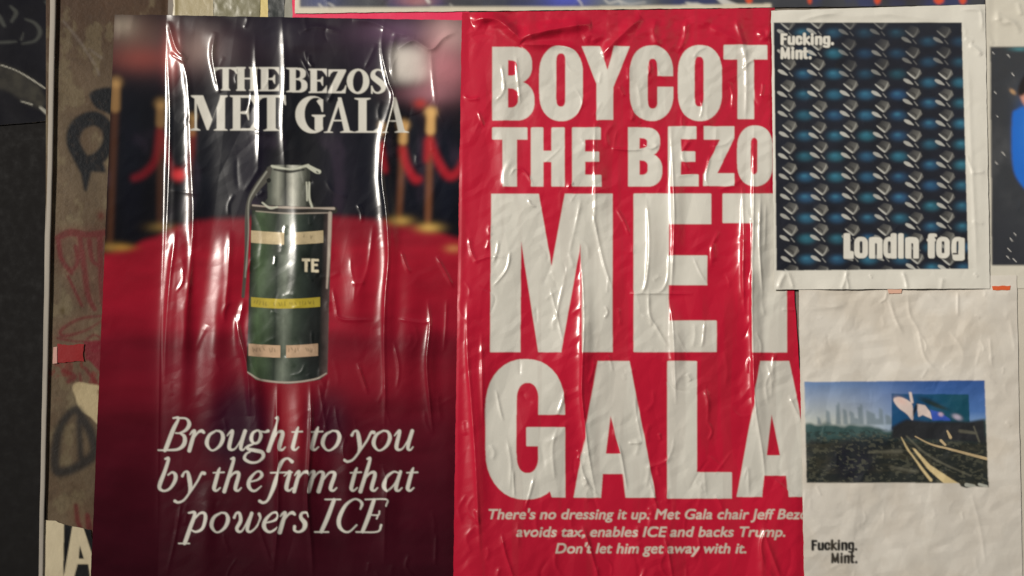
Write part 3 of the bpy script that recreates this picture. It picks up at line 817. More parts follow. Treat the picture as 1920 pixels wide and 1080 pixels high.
# italic lines, drawn with a broad pen
G = {
 'o': [[(22, 37.5, 3), (9, 29, 6), (4, 14, 7.5), (10, 2.5, 4), (18, 1, 3.4), (29, 10, 6), (34.5, 24, 7.5), (31, 35, 5), (22, 37.5, 3)]],
 'u': [[(3, 28, 2), (9, 35, 4), (13, 36, 6), (8, 15, 7.5), (7, 5, 7), (12, 1.5, 4.5), (20, 6, 2.6), (32, 26, 2.6)], [(36.5, 37, 7), (30, 16, 7.5), (28.5, 4, 6), (33, 1.5, 3.4), (38, 7, 2.2)]],
 'r': [[(5, 30, 2), (10, 36, 4.5), (14, 36, 6), (9, 18, 7.5), (4, 0, 7.5)], [(11, 22, 3), (20, 34, 4), (27, 37, 6.5), (31, 34, 5)]],
 't': [[(18, 44, 3), (15, 36, 6.5), (9, 14, 7.5), (7.5, 5, 7), (12, 1.5, 4), (19, 7, 2.4)], [(6, 35, 2.6), (26, 36, 3)]],
 'h': [[(17, 61, 4), (22, 61, 5.5), (15, 36, 7), (4, 0, 7.5)], [(10, 20, 3), (20, 33, 4), (29, 36, 6), (31, 30, 7), (26, 12, 7.5), (25, 4, 6.5), (30, 1.5, 4), (36, 7, 2.2)]],
 'b': [[(15, 61, 4), (21, 61, 6), (14, 38, 7), (5, 14, 7.5), (5, 5, 6), (13, 1, 4), (24, 6, 5), (33, 20, 7), (34, 31, 7), (28, 36, 4), (20, 31, 3)]],
 'e': [[(7, 18, 2.8), (22, 22, 3.6), (30, 30, 6), (27, 37, 4.5), (19, 36, 3.6), (8, 24, 6.5), (5, 12, 7.5), (10, 3, 5.5), (18, 1.5, 4), (29, 10, 2.2)]],
 'y': [[(5, 29, 5.5), (9, 36, 3.5), (15, 36, 5.5), (18, 24, 8), (20, 6, 7.5), (18, -2, 5)], [(46, 34, 7), (41, 34, 5), (33, 19, 4), (20, 0, 4), (8, -16, 4), (-3, -20.5, 4.5), (-9, -18, 6)]],
 'g': [[(26, 38, 3.5), (18, 33, 5.5), (15, 22, 7), (20, 14, 4.5), (29, 16, 5.5), (34, 27, 7), (32, 36, 5), (26, 38, 3.5)], [(35, 36, 3), (42, 35, 3.5), (47, 37, 6)],
       [(20, 13, 3), (9, 8, 5), (10, 3, 6), (24, 0, 7), (36, -3, 7), (38, -12, 6), (28, -21, 4), (14, -22, 5), (3, -15, 6), (6, -6, 4), (13, -2, 3)]],
 'B': [[(30, 61, 3.5), (40, 61, 4), (30, 40, 8), (16, 4, 8), (12, 1, 3.5), (2, 1, 3)], [(36, 61, 3.5), (54, 60, 4), (60, 50, 7.5), (54, 39, 6), (42, 33, 3), (34, 33, 2.6)], [(42, 33, 3), (51, 26, 7), (50, 12, 8), (38, 2.5, 5), (14, 1, 3.6)]],
 'f': [[(-8, -18, 6), (-2, -21, 5), (6, -17, 4.5), (14, 0, 6.5), (24, 32, 7.5), (34, 56, 6), (44, 62, 4), (52, 56, 7)], [(12, 35, 3), (52, 36, 3)]],
 'i': [[(3, 29, 2), (9, 35, 4), (13, 36, 6), (8, 15, 7.5), (7, 5, 7), (12, 1.5, 4), (19, 7, 2.2)]],
 'm': [[(5, 30, 2), (9, 36, 4), (14, 36, 6), (9, 18, 7), (4, 0, 7.5)], [(10, 20, 2.6), (21, 35, 3.5), (29, 36, 5.5), (30, 28, 7), (22, 0, 7.5)], [(28, 18, 2.6), (40, 34, 3.5), (49, 36, 5.5), (51, 30, 7), (45, 12, 7.5), (44, 4, 6.5), (49, 1.5, 4), (55, 7, 2.2)]],
 'a': [[(33, 35, 3), (24, 37, 3.5), (12, 28, 6), (5, 12, 7.5), (8, 3, 5.5), (14, 2, 3.4), (26, 14, 3), (35, 33, 3)], [(37, 37, 6), (30, 14, 7.5), (29, 4, 6.5), (34, 1.5, 4), (40, 7, 2.2)]],
 'p': [[(0, 37, 3.5), (11, 36, 6), (2, 8, 7.5), (-7, -18, 7.5), (-9, -20.5, 3)], [(-19, -20.5, 2.6), (1, -20.5, 2.6)], [(9, 24, 3), (20, 36, 4), (29, 36, 6), (31, 26, 7.5), (25, 8, 6), (13, 1.5, 4), (4, 5, 3)]],
 'w': [[(3, 28, 5), (7, 36, 4), (13, 36, 5.5), (15, 22, 7), (8, 8, 6.5), (12, 1.5, 5), (20, 6, 3), (34, 34, 3)], [(36, 36, 6.5), (29, 14, 7), (28, 4, 6), (34, 1.5, 4), (44, 10, 3), (52, 26, 4), (50, 35, 5.5)]],
 's': [[(31, 31, 6), (27, 37, 4), (19, 36, 5), (17, 28, 7), (24, 17, 8), (22, 6, 6.5), (13, 1, 4), (5, 4, 5), (5, 11, 6)]],
 'I': [[(20, 62, 2.8), (48, 62, 2.8)], [(36, 61, 7), (25, 30, 8), (13, 2, 7)], [(1, 1, 2.8), (26, 1, 2.8)]],
 'C': [[(47, 44, 3), (50, 54, 5.5), (44, 61, 4), (34, 62, 3.6), (18, 50, 6.5), (7, 28, 8), (7, 12, 7.5), (16, 2, 4.5), (27, 2, 3.4), (40, 14, 3)]],
 'E': [[(18, 62, 2.8), (58, 62, 2.8), (57, 50, 4)], [(34, 61, 7), (24, 30, 8), (13, 2, 7)], [(1, 1, 2.8), (40, 1.5, 3), (47, 14, 4)], [(28, 33, 2.6), (42, 33, 2.6), (44, 40, 3)], [(42, 33, 2.6), (39, 26, 3)]],
}
for base, items in ((845, (('B', 295), ('r', 351), ('o', 383.5), ('u', 423), ('g', 455.5), ('h', 499), ('t', 541), ('t', 579), ('o', 601.5), ('y', 655), ('o', 696.5), ('u', 736.5))),
                    (921.5, (('b', 295), ('y', 337), ('t', 394), ('h', 416.5), ('e', 461), ('f', 495), ('i', 530), ('r', 547), ('m', 576), ('t', 651.5), ('h', 672), ('a', 714), ('t', 757))),
                    (998.5, (('p', 354), ('o', 393), ('w', 436), ('e', 490), ('r', 521), ('s', 547), ('I', 590), ('C', 629), ('E', 667)))):
    for ch, x in items:
        for st in G[ch]:
            A.stroke(HL, [(x + a, base - b, w * 0.95) for a, b, w in st], n=5)
A.put(A.blur(HL, 0.5), WHITE)

ga_lines = [
    ([(312, 20), (314, 120), (318, 230), (312, 420), (302, 600), (298, 800), (296, 1090)], 4, 1.8, 0.8),
    ([(336, 20), (340, 100), (352, 160), (358, 300), (362, 420), (352, 560), (344, 660)], 5, 1.6, 0.4),
    ([(315, 40), (330, 90), (352, 112)], 4, 2.0, 0.5), ([(318, 100), (350, 118)], 3, 1.4, 0.6),
    ([(404, 60), (398, 100), (404, 140), (412, 175)], 4, 2.2, 0.5),
    ([(478, 60), (480, 130), (486, 200), (484, 330)], 4, 1.2, 0.6), ([(528, 20), (534, 140), (530, 230), (535, 330)], 5, 1.1, 0.6),
    ([(722, 30), (716, 90), (728, 150), (738, 185), (722, 260), (716, 330), (724, 400), (728, 480), (722, 560), (720, 640), (722, 740), (720, 810)], 3.4, 2.6, 0.6),
    ([(742, 60), (734, 100), (738, 150)], 5, 2.4, 0.4), ([(745, 92), (776, 76), (808, 92), (832, 70), (860, 58)], 5, 3.0, 0.7), ([(660, 38), (700, 42), (740, 60), (780, 70)], 5, 1.8, 0.6),
    ([(560, 62), (590, 50), (640, 60)], 4, 1.0, 0.6), ([(808, 96), (812, 150), (818, 200)], 4, 1.4, 0.6),
    ([(802, 560), (806, 610), (800, 680), (806, 760), (812, 815)], 3, 1.8, 0.7), ([(838, 560), (836, 610), (832, 660)], 3, 0.8, 0.7),
    ([(624, 540), (630, 575), (640, 598), (700, 600)], 3, 1.3, 0.8), ([(746, 598), (790, 605), (808, 600)], 3, 1.2, 0.8), ([(818, 480), (840, 520), (850, 540)], 3, 1.6, 0.7),
    ([(752, 470), (762, 500), (770, 512)], 3, 1.2, 0.7), ([(440, 590), (452, 640), (464, 700), (468, 780)], 4, 2.0, 0.5), ([(458, 560), (446, 620), (450, 670)], 5, 1.8, 0.5),
    ([(520, 716), (519, 800), (521, 880), (520, 980), (512, 1080)], 4, 2.2, 0.6), ([(582, 716), (583, 790), (580, 860), (576, 940), (584, 1030), (586, 1090)], 4, 2.6, 0.6),
    ([(556, 690), (560, 800), (558, 900), (562, 1000), (566, 1090)], 17, 6.0, 0.0), ([(470, 560), (476, 660), (482, 780), (480, 900)], 11, 3.6, 0.0), ([(420, 420), (410, 560), (400, 700), (396, 860)], 16, 4.6, 0.0), ([(764, 440), (770, 560), (760, 680), (764, 800)], 18, 3.6, 0.0), ([(660, 430), (668, 540), (660, 640)], 15, 2.6, 0.0), ([(640, 740), (650, 880), (648, 1060)], 15, 3.4, 0.0), ([(390, 900), (386, 1000), (380, 1090)], 14, 3.6, 0.0), ([(598, 720), (606, 770), (614, 820)], 3, 1.0, 0.7), ([(628, 760), (634, 800), (650, 830)], 3, 1.0, 0.7),
    ([(330, 430), (318, 520), (310, 620), (308, 720)], 3.5, 2.0, 0.5), ([(338, 420), (344, 560), (342, 700), (336, 820)], 13, 5.0, 0.0), ([(432, 430), (428, 520), (420, 600)], 5, 1.4, 0.5),
    ([(556, 340), (560, 420), (558, 520), (556, 600)], 12, 2.6, 0.0), ([(478, 400), (492, 440), (486, 500)], 5, 0.9, 0.4), ([(700, 420), (690, 500), (668, 560)], 4, 1.0, 0.6),
    ([(670, 680), (680, 710), (690, 740)], 3, 1.1, 0.7), ([(738, 640), (748, 690), (744, 730)], 3, 1.0, 0.7), ([(818, 1000), (816, 1060)], 3, 1.0, 0.6), ([(716, 870), (726, 910), (722, 960), (720, 1060)], 4, 1.5, 0.6),
    ([(480, 960), (492, 1010), (510, 1060)], 4, 1.2, 0.6), ([(340, 940), (328, 1010), (312, 1080)], 3, 0.9, 0.6), ([(222, 24), (226, 50), (224, 80)], 6, 1.6, 0.3), ([(252, 24), (244, 60)], 5, 1.4, 0.4),
] + small_creases(80, (320, 40, 850, 1100), 3, 20, 70, 0.7) + small_creases(26, (480, 300, 620, 720), 33, 14, 50, 0.5)
def hA(U, V):
    wr = creases(U, V, [(l[0], l[1] * 1.2, l[2] * 1.05, l[3] * 0.75) for l in with_flutes(ga_lines)])
    inner = sm(300, 330, U)
    k = crumple(U, V, 6, 1.0, 0.17)
    # the loose strip under the canister and the bagging at the top edge
    k = k + (6.5 * (fbm(U, V, 74, 60, 44, 2) - 0.5) * sm(190, 60, V) + 1.3 * (fbm(U, V, 60, 420, 47, 2) - 0.5)) * inner
    e = np.minimum(sm(868, 835, U), 1)
    return 3.4 - kink(U, V) + (1.25 * wr + k + 1.0) * (0.35 + 0.65 * inner) * (0.25 + 0.75 * e)
m_gloss = printed('glossy_poster', (0.4, 0.5), 0.02, coat=1.0, coat_rough=0.22, bump=0.06, grime=0.05)
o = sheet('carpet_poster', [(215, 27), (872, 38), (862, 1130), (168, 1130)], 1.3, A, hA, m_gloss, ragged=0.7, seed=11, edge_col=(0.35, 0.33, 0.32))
tag(o, 'glossy dark poster of a red carpet with a green canister and white serif headline', 'poster')

# ------------------------------------------------------------------ poster: red sheet with big white capitals
B = Ink(840, 0, 1560, 1150, 0.5, ink(178, 24, 50))
B.rgb = B.rgb * (0.84 + 0.32 * fbm(B.X, B.Y, 120, 200, 6, 4))[..., None]
BL = B.mask()
def Q(*pts, v=1.0):
    B.poly(BL, pts, v)
def box(x0, y0, x1, y1, v=1.0):
    B.rr(BL, x0, y0, x1, y1, (1.5, 1.5), v)
def cap_O(x0, y0, x1, y1, a0, b0, a1, b1):
    B.rr(BL, x0, y0, x1, y1, ((x1 - x0) / 2, (x1 - x0) * 0.62), n=2.2)
    B.rr(BL, a0, b0, a1, b1, ((a1 - a0) / 2, (a1 - a0) * 0.8), 0.0)
def cap_B(x0, y0, x1, y1, xs, cu, cl, ym):
    B.rr(BL, x0, y0, x1 - 4, ym + 2, ((x1 - x0) * 0.42, (ym - y0) * 0.5), corners='bc')
    B.rr(BL, x0, ym - 3, x1, y1, ((x1 - x0) * 0.45, (y1 - ym) * 0.52), corners='bc')
    for (xa, ya, xb, yb) in (cu, cl):
        B.rr(BL, xa, ya, xb, yb, ((xb - xa) * 0.8, (yb - ya) * 0.4), 0.0, 'bc')
def cap_E(x0, y0, y1, xs, xt, xm, xb, t, m0, m1, b):
    box(x0, y0, xs, y1)
    box(x0, y0, xt, t)
    box(x0, m0, xm, m1)
    box(x0, b, xb, y1)
cap_B(923, 88, 1002, 226, 953, (953, 113, 970, 142), (953, 166, 971.5, 202), 155)
cap_O(1011, 86, 1093, 227, 1043, 100, 1060, 200)
Q((1091, 87), (1125, 87), (1138.5, 131), (1152, 87), (1181, 87), (1150, 163), (1150, 225), (1118.5, 225), (1118.5, 158))
cap_O(1181, 85, 1262.5, 227, 1215, 110, 1233, 204)
box(1224, 143, 1266, 163, 0.0)
cap_O(1271, 84, 1354, 227, 1302.5, 106, 1319.5, 200)
box(1357, 84.5, 1439, 112)
box(1383, 84.5, 1414, 223.5)
box(923, 239, 989, 262)
box(942, 239, 969.5, 350)
box(995.5, 239, 1019, 350)
box(1034, 239, 1059, 350)
box(995.5, 283, 1059, 304)
cap_E(1073, 239, 350, 1097.5, 1127, 1124.5, 1129, 262, 284.5, 303.5, 328)
cap_B(1178, 239, 1242, 350, 1199.5, (1199.5, 259, 1213.5, 278), (1199.5, 301, 1214.5, 328), 291)
cap_E(1252.5, 237, 349.5, 1277, 1306, 1304, 1310, 261, 284, 303.5, 327)
Q((1320, 237), (1377, 237), (1377, 258), (1345, 325), (1377, 325), (1377, 349), (1318.5, 349), (1318.5, 327), (1350, 262), (1320, 262))
cap_O(1382, 235, 1450, 349.5, 1407.5, 258, 1420.5, 327)
Q((921, 363.5), (1010.5, 363.5), (1034, 499), (1059, 363.5), (1149, 363.5), (1149, 660.5), (1089, 660.5), (1089, 455), (1052, 660.5), (1009, 660.5), (977.5, 453), (975.5, 660.5), (919, 660.5))
cap_E(1188, 363, 660.5, 1254, 1334, 1326.5, 1344, 420.5, 479, 535, 601)
box(1355, 363, 1500, 418.5)
box(1408, 363, 1476, 661)
cap_O(911, 673, 1060, 937, 968.5, 717.5, 1009.5, 887)
box(1000, 778, 1070, 801.5, 0.0)
box(987, 801, 1060.5, 837)
box(1009.5, 830, 1060.5, 900)
Q((968, 778), (1009.5, 778), (1009.5, 801), (987, 801), (987, 837), (1009.5, 837), (1009.5, 850), (968, 850), v=0.0)
Q((1034, 890), (1060.5, 880), (1060.5, 933), (1035, 933), (1030, 918))
def cap_A(x0, x1, y0, bl0, bl1, br0, br1, y1, ax, ay, c0, c1, cy, cb):
    Q((x0, y0), (x1, y0), (br1, y1), (br0, y1), (br0 - (br1 - x1) * 0.0 - (y1 - cb) * 0.14, cb), (bl1 + (y1 - cb) * 0.08, cb), (bl1, y1), (bl0, y1))
    Q((ax, ay), (c1, cy), (c0, cy), v=0.0)
cap_A(1121, 1180.5, 677, 1075.5, 1127, 1173, 1230.5, 933.5, 1144.5, 780, 1136, 1163, 851, 889)
box(1251, 677, 1307, 935)
box(1251, 885.5, 1372.5, 935)
cap_A(1426.5, 1480, 677, 1381, 1429, 1479, 1532, 932, 1447, 777, 1438, 1462.5, 854, 892)
B.put(B.blur(BL, 0.6), WHITE)
ST = B.mask()
set_type(B, ST, "There's no dressing it up. Met Gala chair Jeff Bezos", 917, 1527, 973, 19.5, 0.2, 0.022, 1.02)
set_type(B, ST, "avoids tax, enables ICE and backs Trump.", 968, 1472, 1006, 19.5, 0.2, 0.022, 1.02)
set_type(B, ST, "Don't let him get away with it.", 1042, 1399, 1037, 19.5, 0.2, 0.022, 1.02)
B.put(B.blur(ST, 0.5), WHITE * np.array([0.95, 0.86, 0.82]))

B.put(sm(0.58, 0.72, fbm(B.X, B.Y, 22, 300, 53, 3)) * 0.10, ink(96, 60, 52))

gb_lines = [
    ([(1116, 225), (1115, 300), (1116, 380), (1112, 430)], 3, 1.5, 0.6), ([(1112, 400), (1122, 450), (1134, 500), (1148, 542)], 3, 2.0, 0.6),
    ([(1086, 450), (1092, 520), (1095, 600), (1092, 680), (1091, 740), (1097, 800), (1103, 850), (1112, 900), (1120, 935)], 2.8, 2.4, 0.7),
    ([(1258, 230), (1262, 340), (1264, 420), (1260, 520), (1258, 560)], 3, 2.2, 0.7), ([(1256, 560), (1262, 620), (1265, 690), (1268, 760)], 2.8, 2.0, 0.7),
    ([(1392, 340), (1394, 440), (1393, 520), (1396, 590)], 3, 2.0, 0.6), ([(1398, 90), (1400, 160), (1398, 230)], 4, 1.5, 0.5),
    ([(1414, 226), (1413, 340), (1412, 440), (1410, 560), (1412, 660), (1416, 760), (1430, 850), (1436, 920)], 2.8, 2.5, 0.7),
    ([(1426, 360), (1424, 460), (1430, 555)], 2.4, 2.0, 0.7), ([(1436, 380), (1434, 470)], 2.4, 1.0, 0.6),
    ([(1212, 365), (1217, 440), (1215, 500), (1206, 545), (1180, 551)], 2.8, 1.9, 0.6), ([(1254, 470), (1252, 520), (1240, 545), (1216, 550)], 2.6, 1.8, 0.6), ([(1180, 550), (1220, 550), (1300, 551)], 2.4, 1.2, 0.7),
    ([(1216, 540), (1218, 590), (1230, 612), (1252, 650)], 3, 1.8, 0.6), ([(1202, 590), (1218, 600), (1222, 612)], 2.4, 1.3, 0.6),
    ([(876, 560), (876, 660), (884, 760), (892, 880), (900, 1040)], 3.2, 1.9, 0.5), ([(903, 620), (904, 700), (906, 800)], 3.2, 1.3, 0.5), ([(868, 200), (866, 420), (860, 700), (856, 1000)], 5, 1.2, 0.3),
    ([(940, 1000), (948, 1040), (965, 1090)], 3, 1.6, 0.6), ([(1092, 985), (1104, 1020), (1124, 1090)], 3, 1.9, 0.6), ([(1246, 1005), (1254, 1040), (1262, 1090)], 3, 1.6, 0.6), ([(1430, 980), (1440, 1020), (1466, 1090)], 4, 1.9, 0.5), ([(1428, 990), (1430, 1090)], 6, 1.3, 0.3),
    ([(968, 105), (970, 140), (976, 196)], 2.6, 1.3, 0.6), ([(940, 120), (948, 170)], 2.4, 1.2, 0.6), ([(956, 330), (966, 316), (984, 322), (1000, 346)], 2.4, 1.3, 0.6),
    ([(957, 470), (950, 505), (924, 538)], 2.2, 1.5, 0.6), ([(990, 372), (996, 384), (1006, 388)], 2.2, 1.0, 0.6), ([(1064, 500), (1050, 560), (1040, 610)], 3, 1.2, 0.5), ([(1032, 540), (1044, 590), (1056, 640)], 2.6, 1.6, 0.6),
    ([(1300, 482), (1312, 510), (1326, 532)], 2.2, 1.2, 0.6), ([(1322, 600), (1318, 640), (1314, 652)], 2.2, 1.3, 0.6), ([(1070, 378), (1082, 360)], 2.4, 0.9, 0.5), ([(1090, 370), (1080, 420), (1066, 480)], 3, 1.1, 0.5),
    ([(930, 730), (938, 770), (944, 790)], 2.4, 1.1, 0.6), ([(1060, 730), (1052, 760), (1044, 780)], 3, 1.4, 0.5), ([(950, 820), (958, 870), (956, 920)], 3, 1.0, 0.5), ([(1046, 800), (1036, 840), (1040, 900)], 3, 1.2, 0.5),
    ([(1088, 860), (1096, 900), (1112, 928)], 3, 1.6, 0.6), ([(1092, 880), (1104, 910), (1124, 932)], 2.4, 1.1, 0.6), ([(1158, 828), (1166, 860), (1176, 920)], 2.6, 1.6, 0.6), ([(1178, 831), (1204, 830)], 2.4, 1.6, 0.5), ([(1190, 740), (1194, 780), (1204, 830)], 2.4, 1.0, 0.6),
    ([(1218, 900), (1226, 930), (1234, 960)], 3, 1.4, 0.6), ([(1320, 880), (1324, 930)], 3, 0.9, 0.5), ([(1394, 900), (1402, 880), (1404, 930)], 3, 1.0, 0.5), ([(1322, 720), (1328, 760), (1326, 800)], 3, 1.0, 0.5), ([(1288, 700), (1296, 715)], 4, 1.4, 0.4),
    ([(1466, 580), (1490, 582)], 2.5, 1.1, 0.6), ([(1440, 760), (1436, 720), (1450, 690)], 3, 1.1, 0.5), ([(1480, 740), (1492, 770), (1504, 790)], 3, 1.2, 0.5),
    ([(1146, 278), (1180, 281), (1206, 280)], 2.6, 1.6, 0.7), ([(1206, 270), (1222, 278), (1236, 270)], 3, 1.5, 0.5), ([(1128, 190), (1112, 220)], 3, 0.8, 0.5), ([(1330, 275), (1360, 270), (1376, 255)], 3, 1.2, 0.5), ([(1268, 330), (1300, 326)], 3, 1.0, 0.5),
    ([(1332, 290), (1324, 330), (1328, 350)], 2.4, 1.4, 0.6), ([(1224, 100), (1238, 140), (1252, 148)], 3, 1.0, 0.5), ([(1300, 110), (1310, 95), (1326, 88)], 3, 1.1, 0.5),
    # the bagged fold along the top edge
    ([(884, 42), (905, 34), (935, 38), (962, 60), (980, 80)], 8, 6.8, 0.4), ([(972, 82), (990, 66), (1030, 56), (1075, 48), (1110, 44)], 9, 7.8, 0.35), ([(978, 84), (1040, 84), (1075, 92), (1090, 100)], 6, 3.8, 0.4),
    ([(1128, 104), (1150, 80), (1180, 52), (1204, 32)], 7, 5.8, 0.4), ([(1092, 74), (1110, 66), (1120, 80)], 8, 2.0, 0.3), ([(1286, 36), (1284, 70), (1270, 100)], 5, 2.0, 0.4), ([(1230, 36), (1226, 62), (1236, 88)], 6, 1.6, 0.4),
    ([(1380, 36), (1392, 80), (1400, 120)], 5, 2.0, 0.4), ([(1330, 50), (1370, 70), (1400, 84)], 6, 1.6, 0.4), ([(1420, 60), (1436, 70), (1446, 50)], 5, 1.6, 0.4), ([(868, 178), (880, 186), (900, 184)], 3, 1.2, 0.5),
] + small_creases(170, (870, 110, 1500, 1110), 5, 14, 70, 0.65, (2.0, 4.5), (0.4, 1.3))
def inC(U, V):
    return sm(1440, 1456, U) * sm(556, 538, V)
def hB(U, V):
    wr = 1.5 * creases(U, V, with_flutes([(l[0], l[1] * 1.25, l[2], l[3]) for l in gb_lines])) + crumple(U, V, 21, 1.0, 0.54) + 2.4 * (fbm(U, V, 46, 340, 27, 2) - 0.5)
    wr = wr + 5.0 * (fbm(U, V, 50, 30, 23, 3) - 0.45) * sm(120, 40, V)
    e = sm(850, 884, U) * sm(1512, 1492, U)
    return 6.0 + (wr + 0.6) * (0.3 + 0.7 * e) * (1 - 0.93 * inC(U, V)) - 1.5 * inC(U, V)
m_red = printed('satin_poster', (0.35, 0.45), 0.1, coat=1.0, coat_rough=0.25, bump=0.10, grime=0.06)
o = sheet('protest_poster', [(866, 23), (1452, 15), (1530, 1130), (849, 1130)], 1.3, B, hB, m_red, ragged=0.7, seed=13, edge_col=(0.62, 0.5, 0.46))
tag(o, 'bright red poster filled with huge bold white capital letters', 'poster')

# ------------------------------------------------------------------ white poster with the small road picture
D = Ink(1480, 500, 2000, 1180, 0.6, WHITE * np.array([1.06, 1.03, 1.03]))
D.put(sm(0.5, 0.72, fbm(D.X, D.Y, 120, 90, 2, 4)) * 0.35, WHITE * np.array([0.95, 0.87, 0.80]))
q = np.array([(1508, 716), (1846, 713), (1853, 906), (1512, 905)], float)
M = D.mask()
D.poly(M, q)
D.poly(M, [(1796, 903), (1854, 903), (1854, 914), (1830, 912), (1812, 915), (1802, 912)])
PIC = D.blur(M, 0.6)
s_ = (D.X - 1510) / 340.0
t_ = (D.Y - 714) / 192.0
pic = np.zeros_like(D.rgb)
for k in range(3):
    left = np.interp(t_, [0, 0.15, 0.4], [ink(*c)[k] for c in ((92, 122, 168), (134, 150, 176), (176, 182, 178))])
    right = np.interp(t_, [0, 0.3, 0.45], [ink(*c)[k] for c in ((44, 80, 142), (72, 110, 170), (126, 156, 194))])
    pic[..., k] = left * (1 - sm(0.1, 0.75, s_)) + right * sm(0.1, 0.75, s_)
PK = Ink(1480, 500, 2000, 1180, 0.6)
PK.rgb = pic.astype(np.float32)
M = PK.mask()   # the skyline
for x, w, h in ((1535, 6, 12), (1552, 7, 24), (1570, 6, 34), (1572, 4, 40), (1584, 7, 26), (1597, 8, 22), (1612, 7, 30), (1615, 4, 36), (1628, 8, 24), (1636, 9, 20), (1651, 7, 28), (1664, 9, 16), (1674, 8, 10), (1606, 18, 10), (1640, 22, 10)):
    PK.poly(M, [(x - w / 2, 792 - h), (x + w / 2, 792 - h + 4), (x + w / 2 + 3, 796), (x - w / 2 + 1, 796)])
PK.put(PK.blur(M, 1.2), ink(104, 120, 130), 0.75)
gr = sm(790, 800, PK.Y + 10 * (vn(PK.X, PK.Y, 16, 40, 4) - 0.5) + np.interp(PK.X, [1508, 1560, 1680, 1750, 1850], [0, 0, -12, -2, 6]))
PK.put(gr, ink(58, 84, 84))
PK.put(sm(812, 836, PK.Y + 12 * (fbm(PK.X, PK.Y, 24, 20, 6, 3) - 0.5)), ink(36, 40, 38))
PK.put(sm(0.45, 0.7, fbm(PK.X, PK.Y, 40, 14, 7, 4)) * sm(816, 840, PK.Y) * 0.5, ink(66, 64, 52))
PK.blob(1600, 866, 44, 40, ink(22, 24, 36), 0.95, 2)
PK.blob(1640, 830, 50, 16, ink(26, 32, 38), 0.85, 1.5)
PK.put(sm(0.52, 0.62, fbm(PK.X, PK.Y, 9, 5, 37, 4)) * sm(800, 812, PK.Y) * 0.55, ink(30, 36, 36))
PK.put(sm(0.58, 0.66, fbm(PK.X, PK.Y, 7, 4, 38, 4)) * sm(806, 820, PK.Y) * 0.4, ink(96, 96, 80))
M = PK.mask()
PK.poly(M, [(1672, 738), (1816, 740), (1818, 792), (1790, 800), (1672, 806)])
PK.put(PK.blur(M, 0.7), ink(20, 72, 116))
PK.put(PK.blur(M, 0.7) * sm(1700, 1800, PK.X), ink(18, 72, 92))
M = PK.mask()
PK.poly(M, [(1672, 800), (1700, 786), (1740, 790), (1818, 790), (1846, 786), (1850, 830), (1672, 822)])
PK.put(PK.blur(M, 2), ink(36, 38, 42))
M = PK.mask()
PK.poly(M, spline([(1675, 748), (1690, 745), (1708, 755), (1712, 770), (1711, 788), (1700, 776), (1684, 764)], 5, True))
PK.poly(M, [(1719, 757), (1735, 760), (1744, 772), (1748, 786), (1730, 778), (1722, 782)])
PK.poly(M, [(1704, 735), (1709, 735), (1713, 755), (1708, 758)])
PK.put(PK.blur(M, 0.6), ink(206, 190, 184))
PK.blob(1690, 752, 12, 6, ink(212, 176, 166), 0.7, 1, 0.5)
M = PK.mask()
PK.poly(M, [(1744, 768), (1760, 772), (1782, 786), (1782, 789), (1748, 788)])
PK.put(PK.blur(M, 0.8), ink(48, 78, 168))
for x, y, rx, ry, c in ((1764, 777, 5, 4, (196, 170, 190)), (1795, 782, 9, 5, (186, 176, 196)), (1716, 768, 3, 14, (20, 24, 32)), (1740, 752, 20, 6, (24, 50, 66)), (1756, 760, 24, 4, (30, 44, 40))):
    PK.blob(x, y, rx, ry, ink(*c), 0.9, 1.4, 0.35)
M = PK.mask()
for p in ([(1690, 820, 1.5), (1702, 842, 3.5), (1712, 856, 2.5), (1728, 878, 4.5), (1745, 900, 5.5)], ):
    PK.stroke(M, p, soft=1)
PK.poly(M, [(1710, 840), (1716, 842), (1744, 872), (1800, 908), (1774, 910), (1740, 880)])
PK.put(PK.blur(M, 0.5), ink(206, 186, 140))
M = PK.mask()
PK.stroke(M, [(1716, 818, 2), (1744, 832, 3), (1780, 842, 4), (1850, 860, 5.5)], soft=1.5)
PK.stroke(M, [(1776, 808, 3), (1782, 820, 6)], soft=1.5)
PK.stroke(M, [(1764, 826, 5), (1772, 834, 4)], soft=1.5)
PK.put(M, ink(190, 168, 130), 0.85)
M = PK.mask()
PK.stroke(M, [(1700, 818, 3), (1730, 846, 4), (1770, 870, 4), (1820, 892, 3)], soft=3)
PK.stroke(M, [(1800, 808, 6), (1830, 812, 5)], soft=3)
PK.stroke(M, [(1826, 800, 3), (1836, 828, 4)], soft=2)
PK.stroke(M, [(1670, 876, 4), (1720, 884, 6)], soft=5)
PK.stroke(M, [(1630, 848, 4), (1690, 846, 7)], soft=5)
PK.put(M, ink(104, 102, 88), 0.6)
M = PK.mask()
for p in ([(1812, 909, 7), (1826, 912, 7)], [(1836, 908, 5), (1850, 912, 5)]):
    PK.stroke(M, p, soft=2)
PK.put(M, ink(178, 180, 170), 0.8)
D.rgb = D.rgb * (1 - PIC[..., None]) + PK.rgb * PIC[..., None]
M = D.mask()
heavy(D, M, "Fucking.", 1521, 1609, 1032, 0.92)
heavy(D, M, "Mint.", 1558, 1609, 1056, 0.9)
D.put(D.blur(M, 0.5), ink(22, 21, 20))
D.put(sm(0.55, 0.70, fbm(D.X, D.Y, 46, 64, 59, 5)) * (1 - PIC) * 0.10, ink(150, 134, 112))
D.put(sm(0.58, 0.75, fbm(D.X, D.Y, 60, 120, 58, 3)) * (1 - PIC) * 0.08, ink(140, 120, 98))

